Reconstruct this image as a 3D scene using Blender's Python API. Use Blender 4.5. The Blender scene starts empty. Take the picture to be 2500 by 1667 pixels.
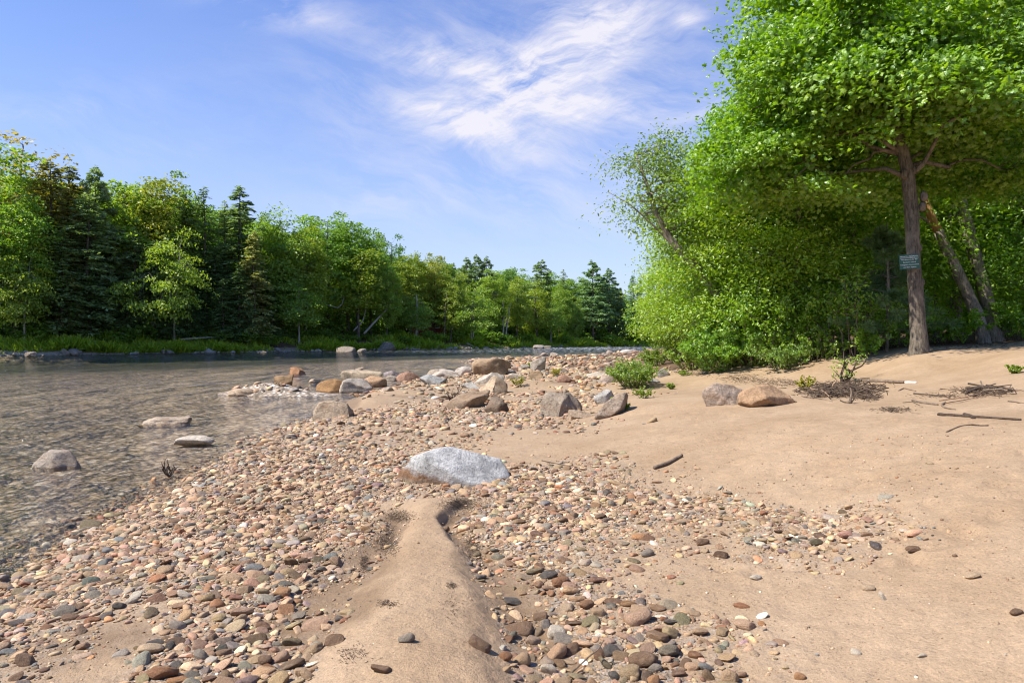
import bpy, math, random
import numpy as np
from mathutils import Vector, Matrix, Euler
rng = np.random.default_rng(7); random.seed(7)
PI = math.pi; R = math.radians
sc = bpy.context.scene; COL = sc.collection
F_, CX, HY, ZC = 1667.0, 1250.0, 828.0, 1.95

# ------------------------------------------------------------------ noise
def _hash(ix, iy, iz, seed):
    n = (ix.astype(np.int64)*374761393 + iy.astype(np.int64)*668265263 + iz.astype(np.int64)*2147483647 + seed*1274126177) & 0xFFFFFFFF
    n = ((n ^ (n >> 13))*1274126177) & 0xFFFFFFFF
    n = ((n ^ (n >> 16))*2246822519) & 0xFFFFFFFF
    return ((n ^ (n >> 15)) & 0xFFFF)/65535.0*2-1
def vnoise(p, seed=0):
    p = np.asarray(p, float); i = np.floor(p); f = p-i; f = f*f*(3-2*f); i = i.astype(np.int64)
    out = 0
    for dx in (0, 1):
        wx = f[..., 0] if dx else 1-f[..., 0]
        for dy in (0, 1):
            wy = f[..., 1] if dy else 1-f[..., 1]
            for dz in (0, 1):
                wz = f[..., 2] if dz else 1-f[..., 2]
                out = out + wx*wy*wz*_hash(i[..., 0]+dx, i[..., 1]+dy, i[..., 2]+dz, seed)
    return out
def fbm(p, oct=4, seed=0, gain=.5):
    a, s, o = 1.0, 0, 0
    for k in range(oct):
        o = o + a*vnoise(np.asarray(p)*(2.03**k)+17.3*k, seed+k); s += a; a *= gain
    return o/s
def n2(x, y, sc_, oct=4, seed=0):
    return fbm(np.stack([x*sc_, y*sc_, np.zeros_like(x)+.5], -1), oct, seed)
def sstep(a, b, x):
    t = np.clip((x-a)/(b-a), 0, 1); return t*t*(3-2*t)

# ------------------------------------------------------------------ mesh helpers
def mk(name, V, faces, mat=None, smooth=True, attrs=None, parent=None, mats=None, midx=None):
    V = np.asarray(V, np.float32).reshape(-1, 3)
    if isinstance(faces, np.ndarray): faces = [faces]
    faces = [np.asarray(f, np.int32) for f in faces if len(f)]
    me = bpy.data.meshes.new(name)
    me.vertices.add(len(V)); me.vertices.foreach_set('co', V.ravel())
    tot = np.concatenate([np.full(len(f), f.shape[1], np.int32) for f in faces])
    idx = np.concatenate([f.ravel() for f in faces])
    start = np.concatenate([[0], np.cumsum(tot)[:-1]]).astype(np.int32)
    me.loops.add(len(idx)); me.loops.foreach_set('vertex_index', idx)
    me.polygons.add(len(tot)); me.polygons.foreach_set('loop_start', start)
    try: me.polygons.foreach_set('loop_total', tot)
    except Exception: pass
    me.polygons.foreach_set('use_smooth', np.full(len(tot), bool(smooth)))
    if midx is not None: me.polygons.foreach_set('material_index', np.asarray(midx, np.int32))
    me.update(calc_edges=True)
    for k, a in (attrs or {}).items():
        a = np.asarray(a, np.float32)
        if a.ndim == 1:
            at = me.attributes.new(k, 'FLOAT', 'POINT'); at.data.foreach_set('value', a)
        else:
            at = me.attributes.new(k, 'FLOAT_COLOR', 'POINT')
            at.data.foreach_set('color', np.concatenate([a, np.ones((len(a), 1), np.float32)], 1).astype(np.float32).ravel())
    for m in (mats or ([mat] if mat else [])): me.materials.append(m)
    o = bpy.data.objects.new(name, me); COL.objects.link(o)
    if parent: o.parent = parent
    return o
def tag(o, label=None, cat=None, group=None, kind=None):
    if label: o['label'] = label
    if cat: o['category'] = cat
    if group: o['group'] = group
    if kind: o['kind'] = kind
    return o
def empty(name, loc, label, cat, group=None):
    o = bpy.data.objects.new(name, None); COL.objects.link(o); o.location = loc
    o.empty_display_size = .2
    return tag(o, label, cat, group)
class MB:
    def __init__(s): s.V = []; s.Q = []; s.T = []; s.n = 0; s.a = []
    def add(s, V, Q=None, T=None, a=None):
        V = np.asarray(V, float)
        if Q is not None and len(Q): s.Q.append(np.asarray(Q)+s.n)
        if T is not None and len(T): s.T.append(np.asarray(T)+s.n)
        s.V.append(V); s.n += len(V)
        s.a.append(np.full(len(V), .5) if a is None else a)
    def tube(s, pts, rad, sides=6, wob=0, seed=0):
        pts = np.asarray(pts, float); n = len(pts); rad = np.broadcast_to(np.asarray(rad, float), (n,))
        tg = np.gradient(pts, axis=0); tg /= np.linalg.norm(tg, axis=1, keepdims=True)+1e-9
        ref = np.array([1, 0, 0.]) if abs(tg[0, 0]) < .8 else np.array([0, 1, 0.])
        u = np.zeros((n, 3)); v = np.zeros((n, 3)); r = ref
        for i in range(n):
            w = r-tg[i]*r.dot(tg[i]); w /= np.linalg.norm(w)+1e-9; u[i] = w; v[i] = np.cross(tg[i], w); r = w
        an = np.arange(sides)*2*PI/sides
        ring = pts[:, None]+rad[:, None, None]*(np.cos(an)[None, :, None]*u[:, None]+np.sin(an)[None, :, None]*v[:, None])
        V = ring.reshape(-1, 3)
        if wob:
            d = fbm(V*np.array([9, 9, 2.5]), 3, seed)
            c = np.repeat(pts, sides, 0); V = c+(V-c)*(1+wob*d)[:, None]
        i, j = np.meshgrid(np.arange(n-1), np.arange(sides), indexing='ij'); j2 = (j+1) % sides
        Q = np.stack([i*sides+j, i*sides+j2, (i+1)*sides+j2, (i+1)*sides+j], -1).reshape(-1, 4)
        V = np.concatenate([V, pts[:1], pts[-1:]]); c0 = n*sides; k = np.arange(sides)
        T = np.concatenate([np.stack([np.full(sides, c0), (k+1) % sides, k], -1), np.stack([np.full(sides, c0+1), (n-1)*sides+k, (n-1)*sides+(k+1) % sides], -1)])
        s.add(V, Q, T)
    def box(s, c, h, rot=None):
        c = np.asarray(c, float); h = np.asarray(h, float)
        V = np.array([[x, y, z] for x in (-1, 1) for y in (-1, 1) for z in (-1, 1)], float)*h
        if rot is not None: V = V@np.array(rot).T
        s.add(V+c, [[0, 1, 3, 2], [4, 6, 7, 5], [0, 4, 5, 1], [2, 3, 7, 6], [0, 2, 6, 4], [1, 5, 7, 3]])
    def build(s, name, mat, parent=None, smooth=True):
        f = []
        if s.Q: f.append(np.concatenate(s.Q))
        if s.T: f.append(np.concatenate(s.T))
        return mk(name, np.concatenate(s.V), f, mat, smooth, {'v': np.concatenate(s.a)}, parent)
def ico(sub):
    import bmesh
    bm = bmesh.new(); bmesh.ops.create_icosphere(bm, subdivisions=sub, radius=1)
    V = np.array([v.co[:] for v in bm.verts]); Fc = np.array([[v.index for v in f.verts] for f in bm.faces]); bm.free()
    return V/np.linalg.norm(V, axis=1, keepdims=True), Fc
ICO = {k: ico(k) for k in (1, 2, 3, 4, 5)}   # bmesh subdivisions=1 is the plain icosahedron

# ------------------------------------------------------------------ river and terrain
def W(px, py, z=0.0):
    d = (ZC-z)*F_/(py-HY); return ((px-CX)/F_*d, d)
SHORE = [(-4.4, -40), (-4.2, -6), (-3.9, 1.5)]+[W(*p) for p in [(-60, 1470), (69, 1391), (199, 1278), (321, 1238), (383, 1204), (494, 1144), (597, 1095), (689, 1040),
         (765, 1018), (830, 1000), (845, 980), (890, 960), (945, 949), (1000, 930), (1060, 917), (1120, 908), (1165, 896), (1160, 888), (1125, 883), (1200, 875.5), (1280, 873), (1330, 873.5), (1400, 869.5), (1465, 866), (1530, 862)]]+[(26, 104), (45, 125), (80, 150), (160, 175), (300, 180)]
BANK = [(-160, -80), (-120, 10), (-85, 58)]+[W(*p) for p in [(0, 868), (150, 866.5), (300, 864), (450, 862), (600, 860), (750, 857.5), (900, 855), (1100, 852), (1300, 848.5), (1450, 846.5), (1560, 845.3)]]+[(60, 213), (110, 235), (300, 250)]
SHORE = np.array(SHORE); BANK = np.array(BANK); POLY = np.concatenate([SHORE, BANK[::-1]])
def dist_pl(x, y, P):
    best = np.full(x.shape, 1e18)
    for a, b in zip(P[:-1], P[1:]):
        d = b-a; L = d@d+1e-12
        t = np.clip(((x-a[0])*d[0]+(y-a[1])*d[1])/L, 0, 1)
        best = np.minimum(best, (x-a[0]-t*d[0])**2+(y-a[1]-t*d[1])**2)
    return np.sqrt(best)
def in_poly(x, y, P):
    r = np.zeros(x.shape, bool); n = len(P)
    for i in range(n):
        x1, y1 = P[i]; x2, y2 = P[(i+1) % n]
        if y1 == y2: continue
        c = ((y1 > y) != (y2 > y)) & (x < (x2-x1)*(y-y1)/(y2-y1)+x1); r ^= c
    return r
CTRL = [(0, 1660, .28), (600, 1660, .33), (1060, 1660, .4), (1300, 1660, .34), (1700, 1660, .36), (2100, 1660, .42), (2500, 1660, .5),
 (300, 1400, .2), (600, 1350, .24), (850, 1300, .23), (1040, 1300, .28), (1250, 1330, .27), (1500, 1350, .32), (1900, 1350, .42), (2200, 1350, .55), (2500, 1350, .68),
 (500, 1200, .12), (800, 1180, .18), (1080, 1190, .22), (1400, 1180, .28), (1700, 1180, .38), (2000, 1180, .58), (2300, 1180, .78), (2500, 1150, .9),
 (700, 1080, .1), (1000, 1060, .15), (1250, 1080, .22), (1500, 1060, .36), (1700, 1060, .58), (2000, 1060, .8), (2300, 1060, .98), (2500, 1060, 1.08),
 (850, 1010, .1), (1000, 1000, .12), (1200, 1000, .15), (1400, 1010, .25), (1450, 1040, .28), (1500, 990, .48), (1600, 980, .62), (1800, 985, .78), (2000, 970, .9), (2250, 960, 1.05), (2500, 960, 1.2),
 (1000, 960, .12), (1200, 950, .16), (1400, 940, .27), (1500, 930, .4), (1560, 915, .55), (1700, 920, .75), (1900, 915, .95), (2100, 910, 1.12), (2300, 900, 1.3), (2500, 900, 1.42),
 (1100, 925, .13), (1300, 915, .18), (1450, 905, .3), (1750, 890, 1.1), (2000, 885, 1.3), (2245, 862, 1.62), (2500, 865, 1.65), (1300, 890, .2), (1480, 885, .35), (2400, 840, 1.8), (2500, 835, 1.87), (1440, 874, .25), (1530, 868, .35)]
cp = []
for px, py, z in CTRL:
    x, y = W(px, py, z); cp.append((x, y, z))
cp += [(20, 30, 2.2), (12, 35, 1.6), (12, 50, 1.1), (30, 60, 2.6), (22, 80, 1.4), (40, 110, 2.), (-3, -3, .4), (4, -4, .9), (10, -4, 1.6), (9, 4, 1.35), (20, 10, 2.2), (-3, 2, .3), (2, 1.2, .42), (0, 1., .4), (40, 30, 3.), (60, 60, 4)]
cp += [(a, b, 0.03) for a, b in SHORE[1:-3]]
cp = np.array(cp)
def lp(x, y): return np.stack([np.arctan2(x, y), .55*np.log(np.hypot(x, y)+.3)], -1)
_u = lp(cp[:, 0], cp[:, 1]); _k = lambda r: np.sqrt(r*r+.03**2)
_A = _k(np.linalg.norm(_u[:, None]-_u[None], axis=-1))+np.eye(len(cp))*-.004
_m = cp[:, 2].mean(); _w = np.linalg.solve(_A, cp[:, 2]-_m)
def rbf(x, y):
    u = lp(x, y); o = np.full(x.shape, _m)
    for c, w in zip(_u, _w): o += w*_k(np.hypot(u[..., 0]-c[0], u[..., 1]-c[1]))
    return o
def gau(x, y, c, rx, ry, rot=0):
    dx, dy = x-c[0], y-c[1]; cs, sn = math.cos(rot), math.sin(rot)
    return np.exp(-(((dx*cs+dy*sn)/rx)**2+((-dx*sn+dy*cs)/ry)**2))
# sand tail behind the boulder: (px,py centre, half width left, half width right)
TAIL = [(1100, 1190, 95, 72), (1068, 1220, 52, 42), (1042, 1258, 30, 26), (1050, 1300, 52, 42), (1045, 1350, 75, 78), (1040, 1430, 110, 118), (1035, 1520, 140, 150), (1030, 1620, 165, 185), (1030, 1760, 190, 220)]
_t = []
for px, py, a, b in TAIL:
    x, y = W(px, py, .33); _t.append((y, x, a/F_*y, b/F_*y))
_t = np.array(sorted(_t))
def tail(x, y):
    c = np.interp(y, _t[:, 0], _t[:, 1]); a = np.interp(y, _t[:, 0], _t[:, 2]); b = np.interp(y, _t[:, 0], _t[:, 3])
    q = np.where(x < c, (c-x)/(a*1.32), (x-c)/(b*1.08))+.22*n2(x, y, 2.3, 3, 61)+.10*n2(x, y, 8., 2, 62)
    m = np.where(x < c, sstep(1.5, .2, q), sstep(1.22, .6, q))*sstep(7.5, 6.9, y)*sstep(1., 2.5, y)
    hollow = np.exp(-((q-1.7)/.62)**2)*sstep(7.3, 6.3, y)*sstep(2.6, 4, y)
    return m, hollow
_fr = np.random.default_rng(3)
FOOT = []
for _ in range(640):
    px, py = _fr.uniform(1450, 2600), 1000+640*_fr.random()**1.6
    if px < 1500+(py-1000)*.8: continue
    x, y = W(px, py, .5+.3*(px-1500)/1000)
    if y < 4.3: continue
    FOOT.append((x, y, _fr.uniform(.05, .11), _fr.uniform(.010, .024), _fr.uniform(0, 3)))
BUMPS = [(860, 975, .14, 1.8, 1.0, .5), (960, 962, .2, 2.6, .8, .5), (1080, 950, .18, 2.2, .8, .2), (1270, 945, .22, 1.7, .9, .1), (1390, 925, .2, 2.2, 1.0, 0), (1480, 1000, .1, .9, .7, .6), (1540, 965, .16, 1.6, 1.0, .3), (1310, 1075, .06, 1.2, .6, 0), (1480, 1110, .05, 1., .5, 0)]
BW = [(W(a, b, .2), c, d, e, f) for a, b, c, d, e, f in BUMPS]
def height(x, y, fine=True):
    x = np.asarray(x, float); y = np.asarray(y, float)
    ds, db = dist_pl(x, y, SHORE), dist_pl(x, y, BANK); river = in_poly(x, y, POLY)
    near = (ds < db)
    r = np.hypot(x, y)
    hn = np.clip(rbf(x, y), .03, 9)
    hn = hn*(1-sstep(70, 130, r))+sstep(70, 130, r)*np.minimum(.3+.03*ds, 4)
    hn = hn+(0.06*n2(x, y, .35, 3, 3)+.03*n2(x, y, 1.3, 3, 9))*sstep(.2, 2, ds)*np.minimum(1, r/6)
    tm, th = tail(x, y)
    hn = hn+.07*tm-.05*th+(.015*n2(x, y, 5, 3, 71)+.006*n2(x, y, 14, 2, 72))*np.clip(1.3-r/12, 0, 1)
    for c, a, rx, ry, ro in BW: hn = hn+a*gau(x, y, c, rx, ry, ro)
    w = sstep(0, .9, ds); hl = w*hn+(1-w)*np.minimum(.10*ds, .06)
    hf = .05+.3*np.minimum(db, 5.5)+.09*np.clip(db-5.5, 0, 90)+.35*n2(x, y, .22, 3, 21)*sstep(.5, 4, db)
    bed = -.03-.022*np.minimum(ds, 14)-.75*sstep(66, 6, db)*sstep(3, 30, ds)*sstep(0, 3, db)+.05*n2(x, y, .5, 3, 5)*np.minimum(1, ds)
    bed = np.minimum(bed, -.015-.02*np.minimum(ds, 1))
    bed = bed+.50*gau(x, y, W(655, 962), 1.7, .55, -.15)
    h = np.where(river, bed, np.where(near, hl, hf))
    if fine:
        sel = (~river) & near & (r < 16) & (x > -1)
        if sel.any():
            xs, ys = x[sel], y[sel]; o = np.zeros(len(xs))
            for fx, fy, fr, fd, fa in FOOT:
                m = (np.abs(xs-fx) < fr*3) & (np.abs(ys-fy) < fr*3)
                if m.any():
                    g = gau(xs[m], ys[m], (fx, fy), fr*1.35, fr*.8, fa); g2 = gau(xs[m], ys[m], (fx, fy), fr*2.1, fr*1.4, fa)
                    o[m] += -fd*g*1.6+fd*g2*.6
            h[sel] += o
    return h
_DS = np.geomspace(1.4, 300, 700)
def G(px, py, dmax=300):
    x = (px-CX)/F_*_DS; z = ZC+(HY-py)/F_*_DS; h = height(x, _DS, False)
    hit = np.nonzero(z < np.maximum(h, 0))[0]
    i = hit[0] if len(hit) else len(_DS)-1
    if i > 0:
        a, b = z[i-1]-max(h[i-1], 0), z[i]-max(h[i], 0); t = a/(a-b+1e-9); d = _DS[i-1]+t*(_DS[i]-_DS[i-1])
    else: d = _DS[0]
    X = (px-CX)/F_*d
    return np.array([X, d, max(0., float(height(np.array([X]), np.array([d]), False)[0]))])
def hz(x, y): return float(height(np.array([x]), np.array([y]), False)[0])
def at(px, py, d): return np.array([(px-CX)/F_*d, d, ZC+(HY-py)/F_*d])

# cobble density field
DEN = [(100, 1420, 1), (300, 1300, 1), (500, 1200, 1), (700, 1150, .95), (900, 1150, .9), (800, 1250, 1), (600, 1350, 1), (400, 1350, .85), (850, 1280, .8), (880, 1220, .7), (930, 1250, .15), (900, 1350, .25), (860, 1450, .2), (820, 1400, .9), (700, 1500, .95), (800, 1520, .6), (850, 1580, .12), (500, 1500, .55), (350, 1480, .22), (300, 1550, .1), (150, 1440, .9), (60, 1500, .7), (150, 1560, .35), (50, 1600, .3), (250, 1640, .08), (400, 1620, .8), (600, 1600, 1), (700, 1640, .8), (450, 1430, .8), (330, 1420, .5), (1000, 1400, 0), (1050, 1600, .02), (1040, 1300, 0), (960, 1550, .03), (950, 1640, .03), (-150, 1500, .8), (-150, 1640, .4),
 (750, 1080, .7), (900, 1080, .5), (1000, 1050, .4), (850, 1030, .42), (1000, 1010, .55), (1200, 1020, .6), (1300, 1030, .5), (1150, 1050, .3), (920, 1040, .25), (1060, 1075, .3), (1300, 1080, .05), (1250, 1062, .08), (1400, 1090, .03), (1320, 1112, .08), (1500, 1080, .02), (1400, 1040, .22), (1350, 1100, .05), (1450, 1130, .4), (1500, 1000, .05), (900, 970, .12), (870, 985, .05), (1000, 980, .4), (1080, 960, .5), (1000, 930, .85), (900, 955, .8), (1250, 980, .3), (1400, 960, .4), (1350, 925, .6), (1430, 915, .85), (1250, 935, .2), (1300, 900, .5), (1400, 885, .6), (1450, 875, .35), (1250, 880, 1), (1180, 880, 1), (1350, 877, .9), (1040, 940, .25), (960, 965, .1), (1390, 905, .8),
 (1250, 1170, 1), (1350, 1200, 1), (1200, 1250, .8), (1140, 1250, .1), (1300, 1280, 1), (1450, 1250, .85), (1600, 1220, .55), (1700, 1260, .4), (1900, 1290, .5), (2000, 1310, .5), (2080, 1340, .25), (1750, 1300, .15), (1550, 1300, .3), (1400, 1350, .45), (1200, 1350, .75), (1180, 1300, .6), (1250, 1400, .55), (1350, 1450, .6), (1500, 1480, .5), (1300, 1530, .8), (1450, 1560, .9), (1600, 1540, .6), (1700, 1560, .4), (1750, 1620, .3), (1850, 1640, .1), (1600, 1640, .8), (1400, 1640, .9), (1250, 1640, .5), (1600, 1400, .12), (1700, 1450, .05), (1900, 1450, .02), (2200, 1400, .006), (2300, 1600, .012), (2100, 1500, .008), (1800, 1150, .0), (2000, 1200, .0), (1650, 1180, .1), (1600, 1100, .0), (1900, 1050, 0), (2200, 1000, 0), (2400, 1200, 0), (2400, 900, 0), (2600, 950, 0), (3200, 950, 0), (2900, 1200, 0), (2600, 850, 0), (1800, 860, 0), (2100, 860, 0), (1650, 880, 0), (1600, 861, .1), (2700, 1640, .01), (1540, 868, .1), (2100, 1640, .015), (1700, 980, 0), (1600, 940, 0), (1540, 900, 0), (1180, 1450, .25), (1210, 1590, .2)]
_g = [G(a, b) for a, b, c in DEN]; _dp = np.array([lp(np.array(g[0]), np.array(g[1])) for g in _g]); _dv = np.array([c for a, b, c in DEN])
def density(x, y):
    u = lp(x, y); num = np.zeros(x.shape); den = np.zeros(x.shape)
    for c, v in zip(_dp, _dv):
        w = 1/((u[..., 0]-c[0])**2+((u[..., 1]-c[1])*1.2)**2+1.2e-4)**2.6; num += w*v; den += w
    tm, th = tail(x, y)
    return num/den*(1-sstep(.04, .35, tm))*(1-.8*th)

# ------------------------------------------------------------------ materials
def newmat(name):
    m = bpy.data.materials.new(name); m.use_nodes = True; nt = m.node_tree; nt.nodes.clear()
    return m, nt, nt.nodes, nt.links
class NB:
    def __init__(s, name): s.m, s.nt, s.N, s.L = newmat(name)
    def n(s, t, ins=None, **kw):
        nd = s.N.new(t)
        for k, v in kw.items(): setattr(nd, k, v)
        for k, v in (ins or {}).items():
            i = nd.inputs[k]
            if hasattr(v, 'is_output') or isinstance(v, bpy.types.NodeSocket): s.L.new(v, i)
            else: i.default_value = v
        return nd
    def noise(s, vec, scale, detail=4, rough=.55, dim='3D', w=None):
        return s.n('ShaderNodeTexNoise', {'Vector': vec, 'Scale': scale, 'Detail': detail, 'Roughness': rough}).outputs['Fac']
    def ramp(s, fac, stops, interp='LINEAR'):
        r = s.n('ShaderNodeValToRGB', {'Fac': fac}); e = r.color_ramp.elements; r.color_ramp.interpolation = interp
        while len(e) > 1: e.remove(e[0])
        e[0].position = stops[0][0]; c = stops[0][1]; e[0].color = (*c, 1) if not np.isscalar(c) else (c, c, c, 1)
        for p, c in stops[1:]:
            q = e.new(p); q.color = (*c, 1) if not np.isscalar(c) else (c, c, c, 1)
        return r.outputs['Color']
    def mix(s, f, a, b, mode='MIX'):
        nd = s.n('ShaderNodeMix', data_type='RGBA', blend_type=mode)
        for i, v in ((0, f), (6, a), (7, b)):
            if isinstance(v, bpy.types.NodeSocket): s.L.new(v, nd.inputs[i])
            else: nd.inputs[i].default_value = v if i == 0 else ((*v, 1) if len(v) == 3 else v)
        return nd.outputs[2]
    def math(s, op, a, b=None, c=None, clamp=False):
        nd = s.n('ShaderNodeMath', operation=op, use_clamp=clamp)
        for i, v in enumerate((a, b, c)):
            if v is None: continue
            if isinstance(v, bpy.types.NodeSocket): s.L.new(v, nd.inputs[i])
            else: nd.inputs[i].default_value = v
        return nd.outputs[0]
    def attr(s, name, out='Fac'): return s.n('ShaderNodeAttribute', attribute_name=name).outputs[out]
    def obj(s): return s.n('ShaderNodeTexCoord').outputs['Object']
    def pos(s): return s.n('ShaderNodeNewGeometry').outputs['Position']
    def bump(s, h, strength=.5, dist=.01, normal=None):
        i = {'Height': h, 'Strength': strength, 'Distance': dist}
        if normal is not None: i['Normal'] = normal
        return s.n('ShaderNodeBump', i).outputs['Normal']
    def out(s, sh): s.n('ShaderNodeOutputMaterial', {'Surface': sh}); return s.m
    def princ(s, col, rough=.8, normal=None, spec=.3, **k):
        i = {'Base Color': col if isinstance(col, bpy.types.NodeSocket) else (*col, 1), 'Roughness': rough, 'Specular IOR Level': spec}
        if normal is not None: i['Normal'] = normal
        i.update(k); return s.n('ShaderNodeBsdfPrincipled', i).outputs[0]
    def scalev(s, v, xyz): return s.n('ShaderNodeVectorMath', {0: v, 1: xyz}, operation='MULTIPLY').outputs[0]

def mat_ground():
    b = NB('beach_ground'); p = b.pos()
    sand = b.ramp(b.noise(p, .9, 6, .6), [(.3, (.285, .188, .110)), (.5, (.328, .224, .136)), (.72, (.375, .262, .166))])
    grain = b.noise(p, 160, 3, .7); grain2 = b.noise(p, 62, 3, .75); big = b.noise(p, 7, 5, .65)
    sand = b.mix(.55, sand, b.ramp(grain, [(.25, .32), (.45, .5), (.6, .52), (.8, .78)]), 'OVERLAY')
    sand = b.mix(.7, sand, b.ramp(grain2, [(.28, .12), (.42, .46), (.6, .54), (.75, .85)]), 'OVERLAY')
    sand = b.mix(.6, sand, b.ramp(big, [(.3, .4), (.5, .5), (.75, .58)]), 'OVERLAY')
    damp = b.mix(.6, b.mix(b.noise(p, 2.2, 5), (.175, .11, .06), (.24, .158, .09)), b.ramp(grain2, [(.3, .42), (.7, .58)]), 'OVERLAY')
    wet = b.math('ADD', b.attr('wet'), b.math('MULTIPLY', b.math('SUBTRACT', b.noise(p, 3.1, 6, .65), .5), .55))
    wet = b.math('MULTIPLY', b.ramp(wet, [(.3, 0.), (.62, 1.)]), 1.0)
    c = b.mix(wet, sand, damp)
    # fine grit between the cobbles
    vor = b.n('ShaderNodeTexVoronoi', {'Vector': p, 'Scale': 52.}); cell = vor.outputs['Color']; vd = vor.outputs['Distance']
    sep = b.n('ShaderNodeSeparateColor', {'Color': cell}).outputs[0]
    grit = b.ramp(sep, [(0, (.11, .09, .075)), (.3, (.25, .18, .12)), (.55, (.34, .25, .17)), (.8, (.22, .20, .18)), (1, (.42, .36, .29))])
    gm = b.math('MULTIPLY', b.attr('gravel'), b.math('GREATER_THAN', b.noise(p, 5.5, 5, .7), .47))
    c = b.mix(b.math('MULTIPLY', gm, .85), c, grit)
    far = b.attr('litter')
    lit = b.mix(b.noise(p, 30, 5, .7), (.05, .032, .018), (.2, .12, .07))
    lm = b.ramp(b.math('ADD', far, b.math('MULTIPLY', b.math('SUBTRACT', b.noise(p, 2.5, 6, .7), .5), .7)), [(.42, 0.), (.6, 1.)])
    c = b.mix(lm, c, lit)
    # riverbed cobbles, with the water's dimming painted into the bed colour
    v2 = b.n('ShaderNodeTexVoronoi', {'Vector': p, 'Scale': 9.}); s2 = b.n('ShaderNodeSeparateColor', {'Color': v2.outputs['Color']}).outputs[1]
    bed = b.ramp(s2, [(0, (.17, .135, .10)), (.35, (.36, .28, .205)), (.7, (.50, .40, .31)), (1, (.64, .58, .51))])
    bed = b.mix(b.ramp(v2.outputs['Distance'], [(.35, 0.), (.6, .5)]), bed, (.05, .042, .025))
    dp = b.attr('bed'); bed = b.mix(b.math('MULTIPLY', b.ramp(dp, [(.15, 0.), (.8, 1.)]), .9), bed, (.035, .04, .018))  # deeper bed goes dark olive in place of light lost in the water
    c = b.mix(b.ramp(dp, [(0, 0.), (.06, 1.)]), c, bed)
    hgt = b.math('ADD', b.math('MULTIPLY', grain, .25), b.math('ADD', b.math('MULTIPLY', grain2, .5), b.math('MULTIPLY', b.noise(p, 14, 4, .6), 1.3)))
    nrm = b.bump(hgt, .8, .022)
    nrm = b.bump(b.math('MULTIPLY', vd, gm), .8, .012, nrm)
    return b.out(b.princ(c, b.math('SUBTRACT', .92, b.math('MULTIPLY', wet, .25)), nrm, .25))
def mat_water():
    b = NB('river_water'); p = b.pos()
    w1 = b.noise(b.scalev(p, (1.1, 1., 1)), 8.5, 3, .65); w2 = b.noise(b.scalev(p, (.9, .8, 1)), 2.6, 3, .6); w3 = b.noise(b.scalev(p, (.55, .6, 1)), .8, 3, .6); w4 = b.noise(b.scalev(p, (.5, .5, 1)), .16, 3, .5)
    h = b.math('ADD', b.math('ADD', b.math('MULTIPLY', w1, .075), b.math('MULTIPLY', w2, .20)), b.math('ADD', b.math('MULTIPLY', w3, .50), b.math('MULTIPLY', w4, .8)))
    lane = b.ramp(b.noise(b.scalev(p, (.10, .045, 1)), 1.0, 4, .6), [(.38, .45), (.62, 1.35)])
    h = b.math('MULTIPLY', h, lane)
    n = b.bump(h, 1.0, 1.0)
    fr = b.n('ShaderNodeFresnel', {'IOR': 1.33, 'Normal': n}).outputs[0]
    gl = b.n('ShaderNodeBsdfGlossy', {'Color': (1, 1, 1, 1), 'Roughness': .03, 'Normal': n}).outputs[0]
    tr = b.n('ShaderNodeBsdfTransparent', {'Color': (.96, .92, .83, 1)}).outputs[0]
    sh = b.n('ShaderNodeMixShader', {0: fr, 1: tr, 2: gl}).outputs[0]
    foam = b.math('MULTIPLY', b.attr('riffle'), b.ramp(b.noise(b.scalev(p, (.9, .35, 1)), 1.4, 6, .75), [(.52, 0.), (.6, 1.)]))
    df = b.n('ShaderNodeBsdfDiffuse', {'Color': (.75, .78, .8, 1)}).outputs[0]
    return b.out(b.n('ShaderNodeMixShader', {0: foam, 1: sh, 2: df}).outputs[0])
def mat_stone(name, use_attr):
    b = NB(name); o = b.pos() if use_attr else b.obj()
    c = b.attr('col', 'Color') if use_attr else b.n('ShaderNodeObjectInfo').outputs['Color']
    k = 1. if use_attr else .06
    s1 = b.noise(o, 55*k if not use_attr else 60, 4, .7); s2 = b.noise(o, 260*k if not use_attr else 330, 2, .7)
    c = b.mix(.8, c, b.ramp(s1, [(.25, .28), (.5, .5), (.75, .68)]), 'OVERLAY')
    c = b.mix(.8, c, b.ramp(s2, [(.3, .2), (.48, .5), (.7, .78)]), 'OVERLAY')
    up = b.n('ShaderNodeSeparateXYZ', {'Vector': b.n('ShaderNodeNewGeometry').outputs['Normal']}).outputs[2]
    dust = b.math('MULTIPLY', b.ramp(b.noise(o, 20*k if not use_attr else 24, 4, .7), [(.5, 0.), (.7, .6)]), 1.)
    c = b.mix(b.math('MULTIPLY', dust, .55), c, (.44, .32, .21))
    n = b.bump(b.math('ADD', s1, b.math('MULTIPLY', s2, .6)), .6, .007 if use_attr else .06)
    return b.out(b.princ(c, .78, n, .3))
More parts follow.
